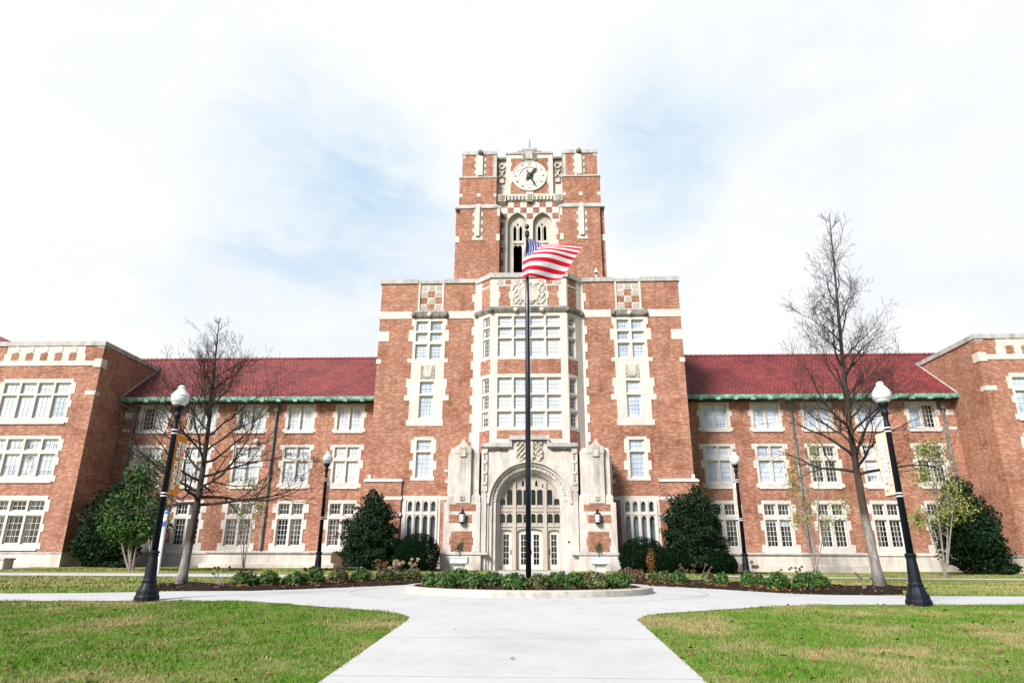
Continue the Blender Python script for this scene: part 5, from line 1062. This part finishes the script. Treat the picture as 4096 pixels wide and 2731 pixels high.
L(nt_, b_.outputs[0], ms.inputs[1]); L(nt_, tr_.outputs[0], ms.inputs[2]); L(nt_, ms.outputs[0], nt_.nodes['Material Output'].inputs['Surface'])
fl = mb.build('flag', m_, None, True); uvl = fl.data.uv_layers.new(name='UVMap')
for lp in fl.data.loops: uvl.data[lp.index].uv = uv[lp.vertex_index]
tag(fl, 'striped red and white flag with a blue starred corner flying from the flagpole', 'flag')
# emergency call post
cx_ = -18.80; cy_ = 33.6; z = zt(cx_, cy_); t = thing('call_post', (cx_, cy_, z), 'slim white emergency call post with blue panels behind the near left lamp post', 'call post')
mb = MB(); mb.lathe([(.14,-.03),(.14,.06),(.105,.08),(.10,2.55),(.11,2.57)], (cx_,cy_,z), 16); mb.build('post', plain('white_post', (.62,.63,.64), .35), t, True)
mb = MB(); mb.box(cx_-.085, cx_+.085, cy_-.112, cy_-.085, z+2.28, z+2.52); mb.build('blue_panel', plain('blue_panel', (.02,.08,.40), .4), t)
mb = MB(); mb.lathe([(.115,2.57),(.115,2.62),(.10,2.64),(.10,2.78),(.115,2.80),(.115,2.85),(.10,2.87)], (cx_,cy_,z), 16); mb.build('louvred_collar', plain('white_post2', (.74,.75,.77), .4), t)
mb = MB(); mb.lathe([(.10,2.87),(.105,2.98),(.08,3.06),(.02,3.10)], (cx_,cy_,z), 16); mb.build('beacon', plain('blue_lens', (.12,.28,.70), .2), t, True)
wl_ = px(586,1012,47.6); t = thing('wall_globe', (wl_.x, 47.75, wl_.z-.2), 'small round white lamp globe on the left wing wall between the upper two window rows', 'wall lamp')
mb = MB(); mb.lathe([(.03,-.19),(.12,-.15),(.18,-.07),(.20,0),(.18,.08),(.12,.15),(.03,.19)], (wl_.x,47.72,wl_.z), 16); mb.build('globe', LG, t, True)
mb = MB(); mb.tube([(wl_.x,47.99,wl_.z-.1),(wl_.x,47.8,wl_.z-.22),(wl_.x,47.72,wl_.z-.19)], .03, 6); mb.build('bracket', IRON, t)
# grey planter box by the left pavilion door
bx_ = px(6,1297,40); z = zt(bx_.x, 40); t = thing('planter_box', (bx_.x, 40, z), 'low grey stone box beside the walk at the far left edge', 'planter')
mb = MB(); mb.box(bx_.x-.7, bx_.x+.32, 39.6, 40.4, z-.02, z+.52); mb.build('body', STB, t); mb = MB(); mb.box(bx_.x-.76, bx_.x+.38, 39.54, 40.46, z+.52, z+.62); mb.build('rim', STG, t)

# ------------------------------------------------------------------ sky, sun, camera
W = bpy.data.worlds.new('World'); sc.world = W; W.use_nodes = True; nt = W.node_tree; bg = nt.nodes['Background']
SUN_EL, SUN_AZ = R(35), R(-146)     # azimuth measured clockwise from +Y; the sun is behind the viewer, to the left
sky = nt.nodes.new('ShaderNodeTexSky'); sky.sky_type = 'NISHITA'; sky.sun_disc = False; sky.sun_elevation = SUN_EL; sky.sun_rotation = SUN_AZ
g = nt.nodes.new('ShaderNodeTexCoord').outputs['Generated']
sep = nt.nodes.new('ShaderNodeSeparateXYZ'); L(nt, g, sep.inputs[0])
def WM(op, a, b=None, c=None):
    n = nt.nodes.new('ShaderNodeMath'); n.operation = op
    for i, q in enumerate((a, b, c)):
        if q is None: continue
        if hasattr(q, 'links'): L(nt, q, n.inputs[i])
        else: n.inputs[i].default_value = q
    return n.outputs[0]
dz = WM('ADD', WM('MAXIMUM', sep.outputs['Z'], 0), .22)
cv = nt.nodes.new('ShaderNodeCombineXYZ'); L(nt, WM('DIVIDE', sep.outputs['X'], dz), cv.inputs[0]); L(nt, WM('DIVIDE', sep.outputs['Y'], dz), cv.inputs[1])
wp = N(nt, 'ShaderNodeTexNoise', Scale=2.2, Detail=5); L(nt, cv.outputs[0], wp.inputs['Vector']); cvw = nt.nodes.new('ShaderNodeVectorMath'); cvw.operation = 'ADD'; L(nt, cv.outputs[0], cvw.inputs[0]); L(nt, wp.outputs['Color'], cvw.inputs[1])
cl1 = noise(nt, cvw.outputs[0], 1.9, 10, .62); cl2 = noise(nt, cvw.outputs[0], 5.0, 9, .66)
# openings in the cloud, where the sky shows blue
def hole(x, y, rad, amt):
    d = (rgt*((x-1176)/FD) + upv*((784-y)/FD) + fwd).normalized()
    n = nt.nodes.new('ShaderNodeVectorMath'); n.operation = 'DOT_PRODUCT'; L(nt, g, n.inputs[0]); n.inputs[1].default_value = d
    m = N(nt, 'ShaderNodeMapRange'); m.interpolation_type = 'SMOOTHSTEP'; m.inputs['From Min'].default_value = math.cos(R(rad)); m.inputs['From Max'].default_value = 1; m.inputs['To Max'].default_value = amt; L(nt, n.outputs['Value'], m.inputs[0]); return m.outputs[0]
hs = [hole(720,400,12,.62), hole(930,540,12,.62), hole(1480,350,9,.36), hole(1800,150,16,.25), hole(540,640,8,.3), hole(1560,200,10,.15), hole(440,110,12,.25), hole(1500,430,7,.3)]
acc = hs[0]
for h_ in hs[1:]: acc = WM('ADD', acc, h_)
blue = WM('MULTIPLY', acc, WM('MAXIMUM', 0.0, WM('MULTIPLY', 3.4, WM('SUBTRACT', cl1, .30))))
k = WM('SUBTRACT', 1.0, WM('MULTIPLY', blue, .95)); k = WM('ADD', k, WM('MULTIPLY', WM('SUBTRACT', cl2, .47), .55))
kc = nt.nodes.new('ShaderNodeClamp'); L(nt, k, kc.inputs[0])
# cloud beyond the building; clear sky behind the viewer is added to cut ambient
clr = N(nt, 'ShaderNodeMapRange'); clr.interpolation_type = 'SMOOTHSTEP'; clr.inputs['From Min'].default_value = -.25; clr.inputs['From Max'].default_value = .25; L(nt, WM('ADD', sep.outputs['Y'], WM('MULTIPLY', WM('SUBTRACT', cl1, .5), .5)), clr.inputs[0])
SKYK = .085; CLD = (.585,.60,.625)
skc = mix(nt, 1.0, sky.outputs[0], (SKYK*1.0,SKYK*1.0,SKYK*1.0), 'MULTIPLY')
skb = mix(nt, .92, skc, (.37,.485,.585))
cldc = ramp(nt, noise(nt, cvw.outputs[0], 1.1, 8, .6), [(.36, (.545,.568,.605)), (.58, (.61,.612,.618))])
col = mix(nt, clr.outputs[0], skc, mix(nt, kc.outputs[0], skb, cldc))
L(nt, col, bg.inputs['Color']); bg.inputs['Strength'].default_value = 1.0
sl = bpy.data.lights.new('sun', 'SUN'); sl.energy = 4.9; sl.angle = R(18); sl.color = (1,.975,.94); so = bpy.data.objects.new('sun', sl); C.objects.link(so)
sd = Vector((math.sin(SUN_AZ)*math.cos(SUN_EL), math.cos(SUN_AZ)*math.cos(SUN_EL), math.sin(SUN_EL))); so.rotation_euler = sd.to_track_quat('Z', 'Y').to_euler(); so.location = (-30,-30,40)
cam = bpy.data.cameras.new('camera'); cam.sensor_width = 36; cam.lens = FD/2352*36; cam.clip_end = 3000; cam.clip_start = .1
co = bpy.data.objects.new('camera', cam); C.objects.link(co); co.matrix_world = Matrix((( rgt.x, upv.x, -fwd.x, 0),( rgt.y, upv.y, -fwd.y, 0),( rgt.z, upv.z, -fwd.z, 0),(0,0,0,1))); sc.camera = co
vs_ = sc.view_settings; vs_.view_transform = 'Standard'; vs_.look = 'None'; vs_.gamma = 1; vs_.use_curve_mapping = False; vs_.exposure = .75
sc.display_settings.display_device = 'sRGB'
